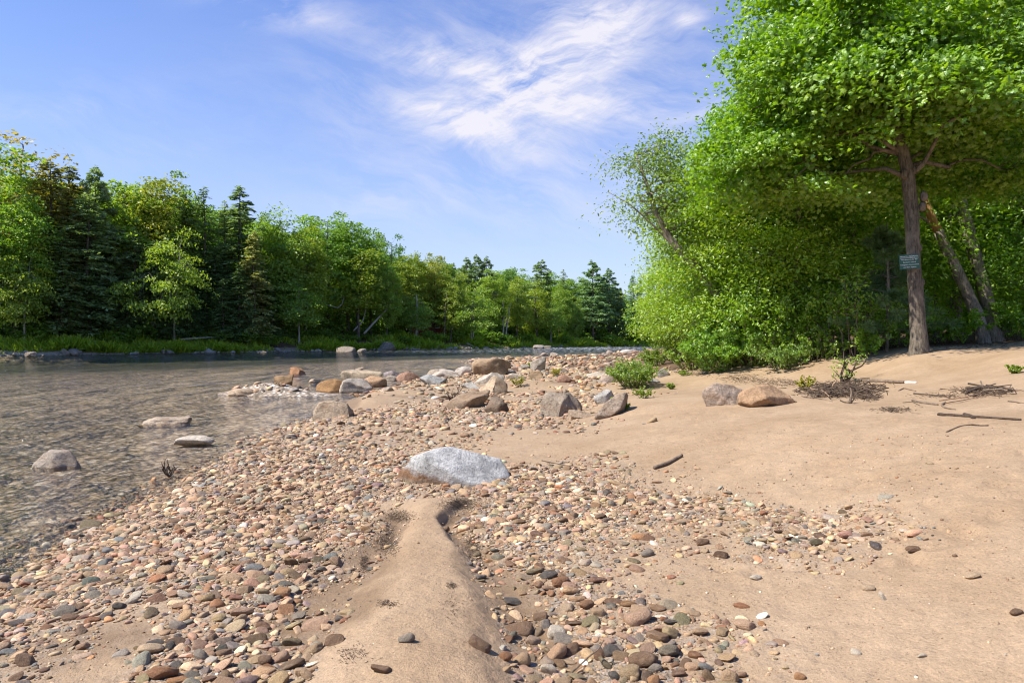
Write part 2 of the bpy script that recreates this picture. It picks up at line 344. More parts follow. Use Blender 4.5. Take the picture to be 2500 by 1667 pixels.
def mat_boulder(name='boulder_granite', stain=(.20, .11, .055), amount=.5, big=False):
    b = NB(name); o = b.obj(); c = b.n('ShaderNodeObjectInfo').outputs['Color']
    rnd = b.n('ShaderNodeObjectInfo').outputs['Random']
    o2 = b.n('ShaderNodeVectorMath', {0: o, 1: b.n('ShaderNodeCombineXYZ', {0: b.math('MULTIPLY', rnd, 37.), 1: b.math('MULTIPLY', rnd, 91.)}).outputs[0]}, operation='ADD').outputs[0]
    a = b.noise(o2, 3.2, 6, .65); g = b.noise(o2, 24, 5, .7); f = b.noise(o2, 110, 3, .7)
    c = b.mix(.75, c, b.ramp(a, [(.28, .1 if big else .2), (.5, .5), (.72, .76 if big else .72)]), 'OVERLAY')
    c = b.mix(.75, c, b.ramp(g, [(.3, .24), (.5, .5), (.7, .66)]), 'OVERLAY')
    c = b.mix(.6, c, b.ramp(f, [(.3, .28), (.5, .5), (.7, .72)]), 'OVERLAY')
    st = b.ramp(b.noise(b.scalev(o2, (1, 1, 2.2)), 2.1, 6, .7), [(.5, 0.), (.66, amount)])
    c = b.mix(st, c, stain)
    crack = b.n('ShaderNodeTexVoronoi', {'Vector': b.n('ShaderNodeVectorMath', {0: o2, 1: b.scalev(b.n('ShaderNodeTexNoise', {'Vector': o2, 'Scale': 3.}).outputs['Color'], (.35, .35, .35))}, operation='ADD').outputs[0], 'Scale': 2.3}, feature='DISTANCE_TO_EDGE').outputs[0]
    ck = b.ramp(crack, [(0, .0), (.018, 1.)])
    if not big: c = b.mix(b.math('MULTIPLY', b.math('SUBTRACT', 1., ck), .35), c, (.05, .04, .03))
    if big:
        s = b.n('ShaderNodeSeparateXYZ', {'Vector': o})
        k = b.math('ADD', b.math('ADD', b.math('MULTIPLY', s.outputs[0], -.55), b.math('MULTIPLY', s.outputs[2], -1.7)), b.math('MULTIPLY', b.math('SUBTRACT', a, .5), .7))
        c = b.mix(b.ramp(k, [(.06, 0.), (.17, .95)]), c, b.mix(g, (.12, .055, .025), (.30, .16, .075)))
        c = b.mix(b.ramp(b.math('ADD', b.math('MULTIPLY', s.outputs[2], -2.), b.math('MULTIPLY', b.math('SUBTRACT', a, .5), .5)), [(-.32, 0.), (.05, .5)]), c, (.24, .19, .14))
    h = b.math('ADD', b.math('MULTIPLY', a, 1.2), b.math('ADD', b.math('MULTIPLY', g, .5), b.math('MULTIPLY', f, .2)))
    n = b.bump(h, .9, .07)
    if not big: n = b.bump(ck, .3, .012, n)
    return b.out(b.princ(c, .85, n, .25))
def mat_leaf(name, cols, trans=.42, gloss=.06):
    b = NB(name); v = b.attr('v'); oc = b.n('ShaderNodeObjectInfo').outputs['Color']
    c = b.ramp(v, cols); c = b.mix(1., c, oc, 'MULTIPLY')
    d = b.n('ShaderNodeBsdfDiffuse', {'Color': c}).outputs[0]
    t = b.n('ShaderNodeBsdfTranslucent', {'Color': b.mix(1., c, (1.25, 1.3, .55, 1), 'MULTIPLY')}).outputs[0]
    g = b.n('ShaderNodeBsdfGlossy', {'Color': (.9, .95, .9, 1), 'Roughness': .45}).outputs[0]
    s = b.n('ShaderNodeMixShader', {0: trans, 1: d, 2: t}).outputs[0]
    return b.out(b.n('ShaderNodeMixShader', {0: gloss, 1: s, 2: g}).outputs[0])
def mat_bark(name, a, c2, sc_=1., pale=None):
    b = NB(name); o = b.pos(); q = b.scalev(o, (1, 1, .22))
    n1 = b.noise(q, 22*sc_, 6, .7); n2_ = b.noise(o, 3., 4, .6); n3 = b.noise(q, 70*sc_, 4, .7)
    c = b.mix(b.ramp(n1, [(.35, 0.), (.65, 1.)]), a, c2)
    c = b.mix(b.ramp(n2_, [(.5, 0.), (.68, .55)]), c, pale or tuple(x*1.5 for x in c2))
    return b.out(b.princ(c, .9, b.bump(b.math('ADD', n1, b.math('MULTIPLY', n3, .4)), .9, .03), .2))
def mat_plain(name, col, rough=.7, var=.25, scale=12, spec=.3):
    b = NB(name); o = b.pos()
    c = b.mix(var*2, col, b.ramp(b.noise(o, scale, 5, .65), [(.3, .3), (.5, .5), (.7, .68)]), 'OVERLAY')
    return b.out(b.princ(c, rough, b.bump(b.noise(o, scale*3, 4, .6), .3, .01), spec))
M = {}
M['ground'] = mat_ground(); M['water'] = mat_water()
M['gravel'] = mat_stone('gravel_stone', True); M['cobble'] = mat_stone('cobble_stone', False)
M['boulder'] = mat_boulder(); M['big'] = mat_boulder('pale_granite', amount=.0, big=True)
M['maple'] = mat_leaf('maple_leaf', [(0, (.10, .22, .006)), (.5, (.205, .37, .010)), (1, (.33, .47, .022))], .5)
M['sap'] = mat_leaf('sapling_leaf', [(0, (.15, .28, .008)), (.5, (.26, .43, .012)), (1, (.40, .52, .03))], .5)
M['shrub'] = mat_leaf('shrub_leaf', [(0, (.10, .18, .010)), (.5, (.19, .30, .018)), (1, (.31, .39, .045))], .5)
M['farleaf'] = mat_leaf('far_leaf', [(0, (.13, .225, .025)), (.5, (.23, .355, .045)), (1, (.34, .45, .07))], .5, .03)
M['needle'] = mat_leaf('needle', [(0, (.14, .20, .085)), (.5, (.24, .31, .14)), (1, (.35, .40, .19))], .38, .03)
M['softpine'] = mat_leaf('soft_pine_needle', [(0, (.05, .11, .03)), (.5, (.10, .18, .05)), (1, (.16, .25, .07))], .3)
M['bark'] = mat_bark('bark', (.05, .04, .03), (.20, .165, .125), 1.)
M['bark_grey'] = mat_bark('bark_grey', (.10, .084, .066), (.34, .285, .225), 1.2)
M['bark_far'] = mat_bark('bark_far', (.05, .04, .032), (.16, .13, .1), .3)
M['bark_pale'] = mat_bark('bark_pale', (.22, .19, .16), (.42, .38, .33), .4)
M['stripped'] = mat_bark('stripped_wood', (.30, .15, .06), (.50, .29, .13), 1.)
M['drift'] = mat_bark('driftwood', (.10, .07, .05), (.27, .2, .145), 2.)
M['drift_dark'] = mat_bark('driftwood_dark', (.045, .03, .022), (.13, .09, .065), 2.)
M['drift_tan'] = mat_bark('driftwood_tan', (.25, .15, .09), (.42, .28, .18), 2.)
M['birch'] = mat_plain('birch_white', (.68, .66, .62))
M['litter'] = mat_plain('litter', (.10, .068, .045), .9, .4, 40)
M['sign_green'] = mat_plain('sign_green', (.006, .075, .05), .4, .15, 6, .5)
M['sign_white'] = mat_plain('sign_white', (.75, .78, .76), .5, .05)
M['steel'] = mat_plain('nail_steel', (.25, .24, .23), .4)
M['cabin_wall'] = mat_plain('cabin_board', (.24, .07, .04), .8, .3, 3)
M['cabin_roof'] = mat_plain('cabin_roof', (.16, .10, .07), .8)
M['glass'] = mat_plain('cabin_glass', (.05, .06, .07), .1)

# ------------------------------------------------------------------ ground and water
def build_ground():
    fr = np.linspace(-R(52), R(52), 620); lo = np.linspace(-PI, -R(52), 60)[:-1]; hi = np.linspace(R(52), PI, 60)[1:]
    th = np.concatenate([lo, fr, hi]); rr = np.concatenate([[.05, .5, 1.0], np.geomspace(1.5, 14, 330), np.geomspace(14, 900, 300)[1:]])
    T, Rr = np.meshgrid(th, rr); x = np.sin(T)*Rr; y = np.cos(T)*Rr
    z = height(x.ravel(), y.ravel()).reshape(x.shape)
    n, m = x.shape; V = np.stack([x, y, z], -1).reshape(-1, 3)
    i, j = np.meshgrid(np.arange(n-1), np.arange(m-1), indexing='ij')
    Q = np.stack([i*m+j, i*m+j+1, (i+1)*m+j+1, (i+1)*m+j], -1).reshape(-1, 4)
    X, Y, Z = V.T
    ds, db = dist_pl(X, Y, SHORE), dist_pl(X, Y, BANK); river = in_poly(X, Y, POLY)
    tm, th_ = tail(X, Y)
    wet = np.where(river, 1, sstep(.9, .05, ds))*1.0
    wet = np.maximum(wet, np.minimum(1.15*th_, 1))
    for px, py, rx, ry, a in [(1330, 955, 2.2, .8, .8), (1240, 1010, .8, .7, .5), (1080, 962, 2.5, .5, .7), (850, 1500, .35, .5, .75), (880, 1400, .3, .6, .85), (240, 1560, .9, .5, .6), (1210, 1390, .25, .3, .8), (1390, 940, 1.4, .5, .6), (1460, 1020, .8, .25, .7), (500, 1330, 2., 1.5, .35), (800, 1180, 2, 1.5, .4)]:
        wet = np.maximum(wet, a*gau(X, Y, W(px, py, .28), rx, ry))
    gr = density(X, Y)*(np.hypot(X, Y) < 120)
    near = ds < db
    lit = np.where(~river & ~near, sstep(.8, 3, db), 0)
    # forest floor on the near side: behind the line of bushes
    e = Y-(22-.9*(X-6)); e = np.where(X > 6, np.where(X > 14, Y-(20.5-.12*(X-14)), np.interp(X, [6, 9, 14], [25, 19.5, 20.2])*-1+Y), Y-(25+(6-X)*6))
    lit = np.where(near & ~river, sstep(-.6, 1.6, e)*.95, lit)
    bed = np.where(river, np.maximum(.1, np.clip((-Z-.22)/.7, 0, 1)), 0)
    return tag(mk('ground', V, Q, M['ground'], True, {'wet': wet, 'gravel': np.clip(gr*1.3, 0, 1), 'litter': lit, 'bed': bed}), kind='structure')
build_ground()
def build_water():
    xs = np.concatenate([np.linspace(-260, -60, 20), np.linspace(-55, 70, 126), np.linspace(80, 300, 20)]); ys = np.concatenate([np.linspace(-90, -5, 12), np.linspace(0, 240, 241)])
    X, Y = np.meshgrid(xs, ys); n, m = X.shape
    i, j = np.meshgrid(np.arange(n-1), np.arange(m-1), indexing='ij')
    Q = np.stack([i*m+j, i*m+j+1, (i+1)*m+j+1, (i+1)*m+j], -1).reshape(-1, 4)
    V = np.stack([X, Y, 0*X], -1).reshape(-1, 3)
    rf = gau(V[:, 0], V[:, 1], (18, 150), 22, 30)*.95+.25*gau(V[:, 0], V[:, 1], (-4, 110), 20, 12)
    return tag(mk('river', V, Q, M['water'], True, {'riffle': rf}), kind='structure')
build_water()

# ------------------------------------------------------------------ stones
PAL = {'tan': (.46, .33, .22), 'pale tan': (.54, .42, .30), 'pinkish': (.44, .30, .22), 'grey': (.29, .26, .23), 'dark grey': (.12, .11, .105), 'blue-grey': (.25, .26, .27),
       'rust-brown': (.30, .16, .09), 'orange': (.44, .25, .13), 'whitish': (.62, .57, .50), 'brown': (.21, .135, .09), 'olive': (.24, .2, .13), 'purplish': (.25, .18, .18)}
PN = list(PAL); PW = np.array([.32, .14, .13, .12, .05, .02, .06, .012, .035, .14, .04, .01]); PW = PW/PW.sum()
def deform(U, N, r, cuts=3):
    """N stones from unit sphere points U: superquadric rounding and a few worn flats."""
    P = np.repeat(U[None], N, 0)*1.0
    e = r.uniform(2.0, 3.4, (N, 1, 1)); P = P/(np.abs(P)**e).sum(-1, keepdims=True)**(1/e)
    for k in range(cuts):
        n = r.normal(size=(N, 3)); n /= np.linalg.norm(n, axis=1, keepdims=True); t = r.uniform(.55, .95, (N, 1))
        d = np.maximum(0, np.einsum('nvc,nc->nv', P, n)-t)*.85
        P = P-d[..., None]*n[:, None]
    off = r.uniform(0, 99, (N, 1, 3)); P = P*(1+.10*fbm(P*1.3+off, 2, 5)[..., None])
    return P
HAND = [(993, 1554, 42, 28, 'grey'), (1171, 1568, 56, 35, 'brown'), (1234, 1598, 33, 28, 'rust-brown'), (1272, 1605, 44, 37, 'tan'), (1340, 1628, 40, 35, 'whitish'), (1358, 1537, 47, 40, 'whitish'), (1375, 1558, 56, 28, 'grey'), (1396, 1582, 44, 28, 'brown'), (1492, 1586, 40, 28, 'dark grey'), (1478, 1617, 47, 19, 'olive'), (1569, 1603, 70, 40, 'brown'), (1599, 1625, 35, 28, 'grey'), (1597, 1658, 33, 28, 'orange'), (1723, 1626, 37, 23, 'blue-grey'), (1782, 1648, 42, 45, 'tan'), (1557, 1502, 65, 42, 'pinkish'), (1637, 1516, 33, 14, 'dark grey'), (1370, 1416, 42, 30, 'rust-brown'), (1340, 1399, 42, 28, 'dark grey'), (1305, 1392, 42, 16, 'olive'), (1251, 1465, 40, 16, 'dark grey'), (1459, 1490, 35, 28, 'tan'), (1319, 1502, 35, 19, 'brown'), (1265, 1530, 70, 28, 'brown'), (1421, 1350, 28, 19, 'whitish'), (1578, 1348, 35, 19, 'grey'), (1714, 1320, 35, 21, 'brown'), (1492, 1226, 21, 21, 'grey'), (1845, 1406, 28, 19, 'whitish'), (1952, 1647, 28, 21, 'orange'), (1695, 1495, 30, 13, 'tan'),
 (398, 1636, 72, 40, 'rust-brown'), (600, 1662, 60, 30, 'purplish'), (368, 1578, 64, 26, 'pale tan'), (774, 1521, 68, 26, 'pinkish'), (714, 1563, 47, 26, 'olive'), (816, 1561, 47, 21, 'brown'), (646, 1606, 40, 30, 'brown'), (685, 1600, 38, 28, 'pinkish'), (491, 1595, 36, 28, 'grey'), (64, 1608, 55, 32, 'brown'), (202, 1574, 34, 21, 'pinkish'), (222, 1279, 47, 19, 'olive'), (402, 1389, 40, 21, 'tan'), (566, 1408, 51, 23, 'tan'), (689, 1442, 42, 26, 'orange'), (451, 1449, 40, 19, 'whitish'), (619, 1383, 42, 19, 'blue-grey'), (321, 1463, 34, 19, 'whitish'), (291, 1476, 32, 19, 'dark grey'), (591, 1491, 55, 21, 'pinkish'), (442, 1355, 38, 19, 'whitish'), (19, 1589, 34, 15, 'blue-grey'), (42, 1650, 38, 17, 'brown'), (750, 1644, 36, 23, 'tan'), (931, 1629, 51, 21, 'brown'), (15, 1430, 34, 19, 'tan'), (2230, 1340, 36, 16, 'brown'), (2375, 1405, 34, 12, 'pale tan'), (2480, 1490, 34, 20, 'brown'), (2250, 1598, 22, 12, 'whitish'), (2120, 1432, 30, 18, 'pale tan'), (2155, 1455, 26, 16, 'whitish'), (2090, 1590, 24, 14, 'whitish')]
BOULD = []   # filled below, (x, y, r) keep-outs for the cobbles
def boulder_spec():
    # x0, x1, top, base, colour, depth ratio, seed, kind, label
    return [
 (768, 872, 979, 1021, (.40, .32, .24), .8, 11, 'dome', 'humped tan and grey boulder at the shallow water edge, dark on one flank'),
 (773, 846, 927, 956, (.34, .2, .09), .8, 12, 'dome', 'rounded ochre-brown boulder with moss, half in the water beside a pale slab'),
 (822, 912, 925, 958, (.45, .41, .37), .8, 13, 'slab', 'pale sloping slab standing in the water against the ochre-brown boulder'),
 (837, 935, 903, 927, (.47, .39, .29), .7, 14, 'rough', 'long pitted tan boulder behind the pale slab at the river edge'),
 (877, 942, 918, 944, (.45, .30, .19), .8, 15, 'dome', 'rounded orange-tan boulder between the pale slab and the gravel'),
 (929, 976, 916, 930, (.33, .29, .25), .7, 16, 'slab', 'low grey-brown slab tucked behind the orange-tan boulder'),
 (937, 975, 905, 919, (.33, .29, .30), .8, 17, 'dome', 'purplish grey boulder at the river edge between two tan ones'),
 (972, 1032, 905, 931, (.36, .22, .16), .8, 18, 'block', 'angular reddish-brown boulder in the row along the river'),
 (1027, 1094, 918, 939, (.36, .37, .38), .8, 19, 'rough', 'blue-grey streaked boulder lying low in front of the river row'),
 (1040, 1088, 902, 922, (.44, .38, .31), .8, 20, 'dome', 'tan and grey boulder just behind the blue-grey streaked one'),
 (1055, 1122, 896, 922, (.52, .46, .41), .8, 21, 'slab', 'pale flat-topped boulder beside the water in the river row'),
 (1105, 1151, 891, 917, (.47, .43, .40), .8, 22, 'block', 'pale grey cracked boulder between the flat-topped one and the biggest brown one'),
 (1155, 1250, 879, 917, (.38, .28, .19), .8, 23, 'block', 'biggest brown boulder of the river row with a broad shaded face'),
 (1248, 1266, 893, 907, (.33, .24, .19), .8, 24, 'block', 'small brown boulder against the flank of the biggest brown one'),
 (1234, 1260, 902, 915, (.40, .32, .25), .8, 25, 'dome', 'small tan boulder at the foot of the biggest brown one'),
 (1295, 1333, 877, 907, (.42, .38, .34), .7, 26, 'block', 'upright split grey boulder standing alone on the gravel'),
 (1266, 1297, 888, 907, (.33, .31, .27), .8, 27, 'block', 'grey-green boulder leaning on the upright split one'),
 (1365, 1390, 896, 912, (.24, .22, .20), .8, 28, 'block', 'small dark grey pointed boulder on the gravel flat'),
 (1360, 1408, 916, 935, (.38, .23, .17), .8, 29, 'slab', 'reddish slab lying flat on the gravel by a grass tuft'),
 (1286, 1334, 906, 927, (.45, .33, .22), .7, 30, 'slab', 'low tan slab in the gravel in front of the split boulder'),
 (1239, 1279, 912, 928, (.52, .45, .38), .8, 31, 'slab', 'whitish low slab on the gravel beside the pale pointed boulder'),
 (1160, 1240, 910, 938, (.47, .43, .38), .7, 32, 'slab', 'pale grey slab backing the pale pointed boulder'),
 (1166, 1248, 924, 962, (.48, .38, .28), .8, 33, 'fin', 'pale tan pointed boulder with a ridged top amid the sand bars'),
 (1124, 1172, 932, 950, (.50, .49, .47), .8, 34, 'slab', 'flat whitish slab sunk in sand at the foot of the pointed boulder'),
 (1094, 1196, 956, 997, (.32, .24, .17), .7, 35, 'lean', 'leaning brown slab boulder with a dark broken end, by a dead root'),
 (1174, 1248, 973, 1009, (.20, .155, .12), .8, 36, 'block', 'dark brown broken boulder touching the leaning slab'),
 (1323, 1422, 966, 1017, (.33, .28, .23), .8, 37, 'rough', 'bulky grey-brown boulder with furrowed face in a damp sand hollow'),
 (1380, 1446, 1002, 1024, (.40, .31, .23), .8, 38, 'slab', 'flat tan slab at the foot of the bulky furrowed boulder'),
 (1443, 1533, 962, 1020, (.38, .31, .25), 1., 39, 'lean', 'large sloping tan-grey boulder half buried in the sand bank with sprouts'),
 (1451, 1509, 951, 985, (.43, .42, .41), .8, 40, 'block', 'bluish boulder with an orange end poking from the sand bank'),
 (1433, 1474, 907, 921, (.52, .47, .41), .8, 41, 'slab', 'pale flat slab on the gravel near the willow tuft'),
 (1467, 1506, 909, 935, (.46, .39, .34), .8, 42, 'dome', 'pinkish grey boulder touching the willow tuft'),
 (1600, 1635, 897, 921, (.34, .33, .33), .8, 43, 'dome', 'grey rounded boulder below the willow bush on sand'),
 (1582, 1612, 922, 936, (.34, .34, .34), .8, 44, 'slab', 'small grey stone slab beside the willow tuft on sand'),
 (1713, 1828, 944, 992, (.36, .29, .24), .8, 45, 'rough', 'pitted lichen-grey boulder half buried in the open sand'),
 (1810, 1962, 943, 993, (.40, .27, .17), .8, 46, 'slab', 'orange-brown sloping slab boulder joined to the pitted one in the sand'),
 (670, 720, 913, 937, (.31, .21, .12), .8, 47, 'block', 'brown blocky rock standing in open water'),
 (704, 750, 897, 913, (.36, .2, .11), .8, 48, 'lean', 'orange-brown wedge rock farthest out among the rocks in the river'),
 (560, 630, 953, 966, (.45, .36, .27), .8, 49, 'slab', 'flat pale rock on the small gravel bar in the river'),
 (347, 457, 1012, 1036, (.47, .39, .31), .7, 50, 'slab', 'long flat tan rock breaking the river surface'),
 (433, 526, 1068, 1087, (.55, .50, .44), .7, 51, 'slab', 'flat whitish rock barely above water near the cobble shore'),
 (82, 193, 1099, 1144, (.42, .37, .32), .8, 52, 'fin', 'pointed grey rock standing in the shallow water'),
 (750, 780, 925, 934, (.45, .36, .28), .8, 53, 'slab', 'small tan rock awash between the blocky rock and the ochre boulder'),
 (928, 958, 944, 956, (.48, .40, .33), .8, 54, 'dome', 'small pale boulder on the gravel by a little pool'),
 (869, 890, 897, 904, (.42, .34, .27), .8, 55, 'slab', 'small low rock in the river behind the long pitted boulder'),
 (1318, 1342, 861, 868, (.42, .35, .29), .8, 56, 'slab', 'low brown rock in midstream off the gravel spit, of a pair'),
 (1340, 1362, 860, 868, (.48, .42, .36), .8, 57, 'slab', 'low pale rock in midstream off the gravel spit, of a pair'),
 (1480, 1497, 854, 865, (.40, .34, .29), .8, 58, 'fin', 'small pointed rock at the far end of the sand flat'),
 (1513, 1552, 850, 863, (.47, .44, .41), .8, 59, 'dome', 'pale grey rock beside rapids behind the willow bush'),
 # across the river
 (60, 93, 857, 870, (.40, .34, .28), .8, 60, 'slab', 'wedge-shaped rock below ferns on the opposite bank, apart from a rock heap'),
 (133, 154, 839, 854, (.40, .38, .34), .8, 61, 'block', 'grey rock topping the heap on the opposite bank ferns'),
 (149, 169, 846, 866, (.42, .38, .33), .8, 62, 'block', 'middle rock of the heap on the opposite bank ferns'),
 (166, 188, 853, 867, (.45, .40, .34), .8, 63, 'dome', 'low rounded rock of the heap on the opposite bank ferns'),
 (177, 193, 846, 855, (.36, .34, .30), .8, 64, 'slab', 'small flat rock behind the heap on the opposite bank ferns'),
 (390, 404, 851, 863, (.40, .36, .32), .8, 65, 'block', 'single upright rock on the opposite shore below hemlocks'),
 (353, 389, 857, 864, (.36, .33, .29), .8, 66, 'slab', 'long low rock on the opposite shore below hemlocks'),
 (628, 651, 854, 861, (.45, .40, .34), .8, 67, 'dome', 'low pale rock alone at the opposite waterline'),
 (810, 866, 843, 859, (.38, .34, .30), .8, 68, 'block', 'broad grey rock at the opposite waterline near leaning pale trunks'),
 (873, 895, 849, 859, (.42, .38, .34), .8, 69, 'dome', 'small grey rock next to the broad one at the opposite waterline'),
 (916, 962, 830, 856, (.33, .31, .27), .8, 70, 'rough', 'tall rough rock mound on the opposite bank below leaning pale trunks'),
 (1093, 1106, 846, 853, (.44, .40, .35), .8, 71, 'dome', 'small pale rock at the foot of an eroded opposite bank'),
 (1302, 1332, 840, 851, (.45, .41, .38), .8, 72, 'dome', 'pale rounded rock at the head of the rapids on the opposite shore'),
 (1328, 1349, 842, 851, (.33, .29, .26), .8, 73, 'slab', 'darker rock beside the pale one at the head of the rapids'),
    ]
def rock_mesh(seed, kind, sub=4, cuts=None):
    r = np.random.default_rng(seed*131+5); U, Fc = ICO[sub]; P = U.copy()
    e = {'dome': 2.2, 'block': 3.2, 'slab': 2.8, 'rough': 2.4, 'fin': 2.0, 'lean': 2.6, 'main': 2.2}[kind]
    P = P/(np.abs(P)**e).sum(1, keepdims=True)**(1/e)
    nc = {'dome': 7, 'block': 13, 'slab': 9, 'rough': 9, 'fin': 9, 'lean': 10, 'main': 5}[kind]
    for k in range(nc):
        n = r.normal(size=3); n /= np.linalg.norm(n); t = r.uniform(.46, .82)
        P = P-(np.maximum(0, P@n-t)*.98)[:, None]*n
    if kind == 'fin':
        ax = r.uniform(-.25, .25); s = np.clip(1-.75*np.clip(P[:, 2], 0, 1), .1, 1); P[:, 0] = ax*np.clip(P[:, 2], 0, 1)+P[:, 0]*(.25+.75*s); P[:, 1] *= (.3+.7*s)
    if kind == 'lean': P[:, 2] += .42*P[:, 0]*(1 if seed % 2 else -1)*(P[:, 2] > -.2); P[:, 0] += .2*P[:, 2]
    off = r.uniform(0, 50, 3)
    P = P*(1+.16*fbm(P*1.4+off, 3, seed)[:, None])
    a = .09 if kind in ('rough', 'block') else .05
    P = P+U*(a*fbm(P*4+off, 4, seed+3)[:, None])
    mx = np.abs(P).max(0); P = P/mx
    return P, Fc
def put_boulder(x0, x1, top, base, col, dr, seed, kind, label, sub=None, mat=None, name='boulder', g=None, mesh=None):
    cx = (x0+x1)/2; g = G(cx, base-1) if g is None else g; d = g[1]
    w = (x1-x0)/F_*d; dep = w*dr; yc = d+dep*.42; z0 = g[2]
    zt = ZC+(HY-top)/F_*(d+dep*.5); H = max((zt-z0)*(.85 if seed >= 60 else 1.22 if kind in ('block', 'rough', 'fin', 'main') else 1.08), .22*w)
    bury = .78*H
    P, Fc = mesh if mesh else rock_mesh(seed, kind, sub or (5 if w > .8 and d < 18 else 4))
    P = P*np.array([w/2*1.10, dep/2, (H+bury)/2])
    o = mk(name, P, Fc, mat or M['boulder'], True)
    o.location = ((cx-CX)/F_*yc, yc, z0+(H-bury)/2); o.color = (*(np.array(col)*np.array([.88, .82, .74])*(.72 if seed >= 60 else 1.)), 1)
    tag(o, label, 'rock' if w < .35 else 'boulder')
    BOULD.append((o.location[0], yc, w/2*.85, dep/2*.85))
    return o
# main boulder: own profile
def main_boulder():
    U, Fc = ICO[5]; P = U.copy(); e = 2.3; P = P/(np.abs(P)**e).sum(1, keepdims=True)**(1/e)
    for n, t in [((-.8, -.45, .1), .62), ((-.55, -.8, -.05), .66), ((.35, -.55, .75), .62), ((.1, .5, .8), .7), ((.75, -.3, .5), .66), ((-.5, .1, .85), .72), ((.9, .3, .1), .8), ((-.75, .3, .55), .7)]:
        n = np.array(n)/np.linalg.norm(n); P = P-(np.maximum(0, P@n-t)*.9)[:, None]*n
    up = np.clip(P[:, 2], 0, 2)
    P[:, 2] = np.where(P[:, 2] > 0, P[:, 2]*(1.02-.30*np.clip(P[:, 0]+.25, 0, 1.2)-.25*np.clip(-P[:, 0]-.55, 0, 1)), P[:, 2])
    P = P*(1+.10*fbm(P*1.5+3.3, 3, 4)[:, None])+U*(.035*fbm(P*4.5+8, 4, 8)[:, None])
    P[:, 2] -= .10*np.exp(-((P[:, 0]-.35)/.2)**2-((P[:, 1]+.5)/.35)**2)
    P /= np.abs(P).max(0); return P, Fc
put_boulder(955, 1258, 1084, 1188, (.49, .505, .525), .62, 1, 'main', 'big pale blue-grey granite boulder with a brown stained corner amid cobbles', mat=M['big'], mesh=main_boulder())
for s in boulder_spec(): put_boulder(*s)

def build_stones():
    r = np.random.default_rng(11); cell = {}; K = .12; out = []
    def ok(x, y, rad):
        ci, cj = int(x//K), int(y//K); n = int(math.ceil((rad+.09)/K))
        for i in range(ci-n, ci+n+1):
            for j in range(cj-n, cj+n+1):
                for (a, b, q) in cell.get((i, j), ()):
                    if (a-x)**2+(b-y)**2 < ((q+rad)*.80)**2: return False
        return True
    def ins(x, y, rad): cell.setdefault((int(x//K), int(y//K)), []).append((x, y, rad))
    for px, py, w, h, c in HAND:
        g = G(px, py+h*.35); a = w/F_*g[1]/2; out.append((g[0], g[1], a, a*r.uniform(.62, .85), max(.35*a, h/F_*g[1]*.42), c, True)); ins(g[0], g[1], a*.85)
    inb = lambda x, y, k=1.: any(((x-a)/(p*k))**2+((y-b)/(q*k))**2 < 1 for a, b, p, q in BOULD)
    # candidates by ring of distance; the farther, the bigger the smallest stone that is worth building
    for d0, d1, n, mn, mx, mean in [(1.8, 4.2, 30000, .008, .062, .0165), (4.2, 7.5, 64000, .0095, .058, .0165), (7.5, 12, 66000, .013, .066, .0195), (12, 20, 56000, .022, .10, .033), (20, 35, 26000, .045, .15, .068), (35, 62, 12000, .09, .26, .13), (62, 95, 7000, .14, .4, .19)]:
        th = r.uniform(-R(44), R(36), n); d = np.sqrt(r.uniform(d0**2, d1**2, n)); x = np.sin(th)*d; y = np.cos(th)*d
        dn = density(x, y); ds = dist_pl(x, y, SHORE); riv = in_poly(x, y, POLY); sd = np.where(riv, -ds, ds)
        pt = n2(x, y, 1.6, 3, 44); dn = np.clip(dn*(1+1.3*pt*(1-.5*dn))-.04*(dn < .1), 0, 1)*.82
        bar = gau(x, y, W(655, 962), 1.9, .7, -.15) > .5
        keep = (r.random(n) < dn**1.25) & (sd > -.45) | bar & (r.random(n) < .8)
        keep &= ~((sd < 0) & ~bar & (r.random(n) > np.exp(sd*4)))
        a = np.clip(mean*np.exp(r.normal(0, .58, n)), mn, mx)
        idx = np.nonzero(keep)[0]; idx = idx[np.argsort(-a[idx])]
        for i in idx:
            if ok(x[i], y[i], a[i]*.8) and not inb(x[i], y[i]):
                ins(x[i], y[i], a[i]*.8); out.append((x[i], y[i], a[i], a[i]*r.uniform(.6, .92), a[i]*r.uniform(.26, .52), PN[r.choice(len(PN), p=PW)], False))
    x = np.array([o[0] for o in out]); y = np.array([o[1] for o in out]); A = np.array([[o[2], o[3], o[4]] for o in out])
    z = height(x, y); N = len(out); yaw = r.uniform(0, 2*PI, N)
    yaw[[i for i in range(N) if out[i][6]]] = r.uniform(-.4, .4, sum(1 for o in out if o[6]))
    tx = r.normal(0, .28, N); ty = r.normal(0, .28, N)
    z = z+A[:, 2]*np.where(np.array([o[6] for o in out]), .5, r.uniform(-.15, .5, N))
    ppx = CX+F_*x/y; ppy = HY+F_*(ZC-z)/y; big = np.where((ppx > -5) & (ppx < 2505) & (ppy < 1690) & (ppy > 840), A[:, 0]/y, 0)
    big[[i for i in range(N) if out[i][6]]] += 1
    solo = np.argsort(-big)[:300]; solo_set = set(solo.tolist())
    return out, x, y, z, A, yaw, tx, ty, solo, solo_set, ppx, ppy
STN = build_stones()
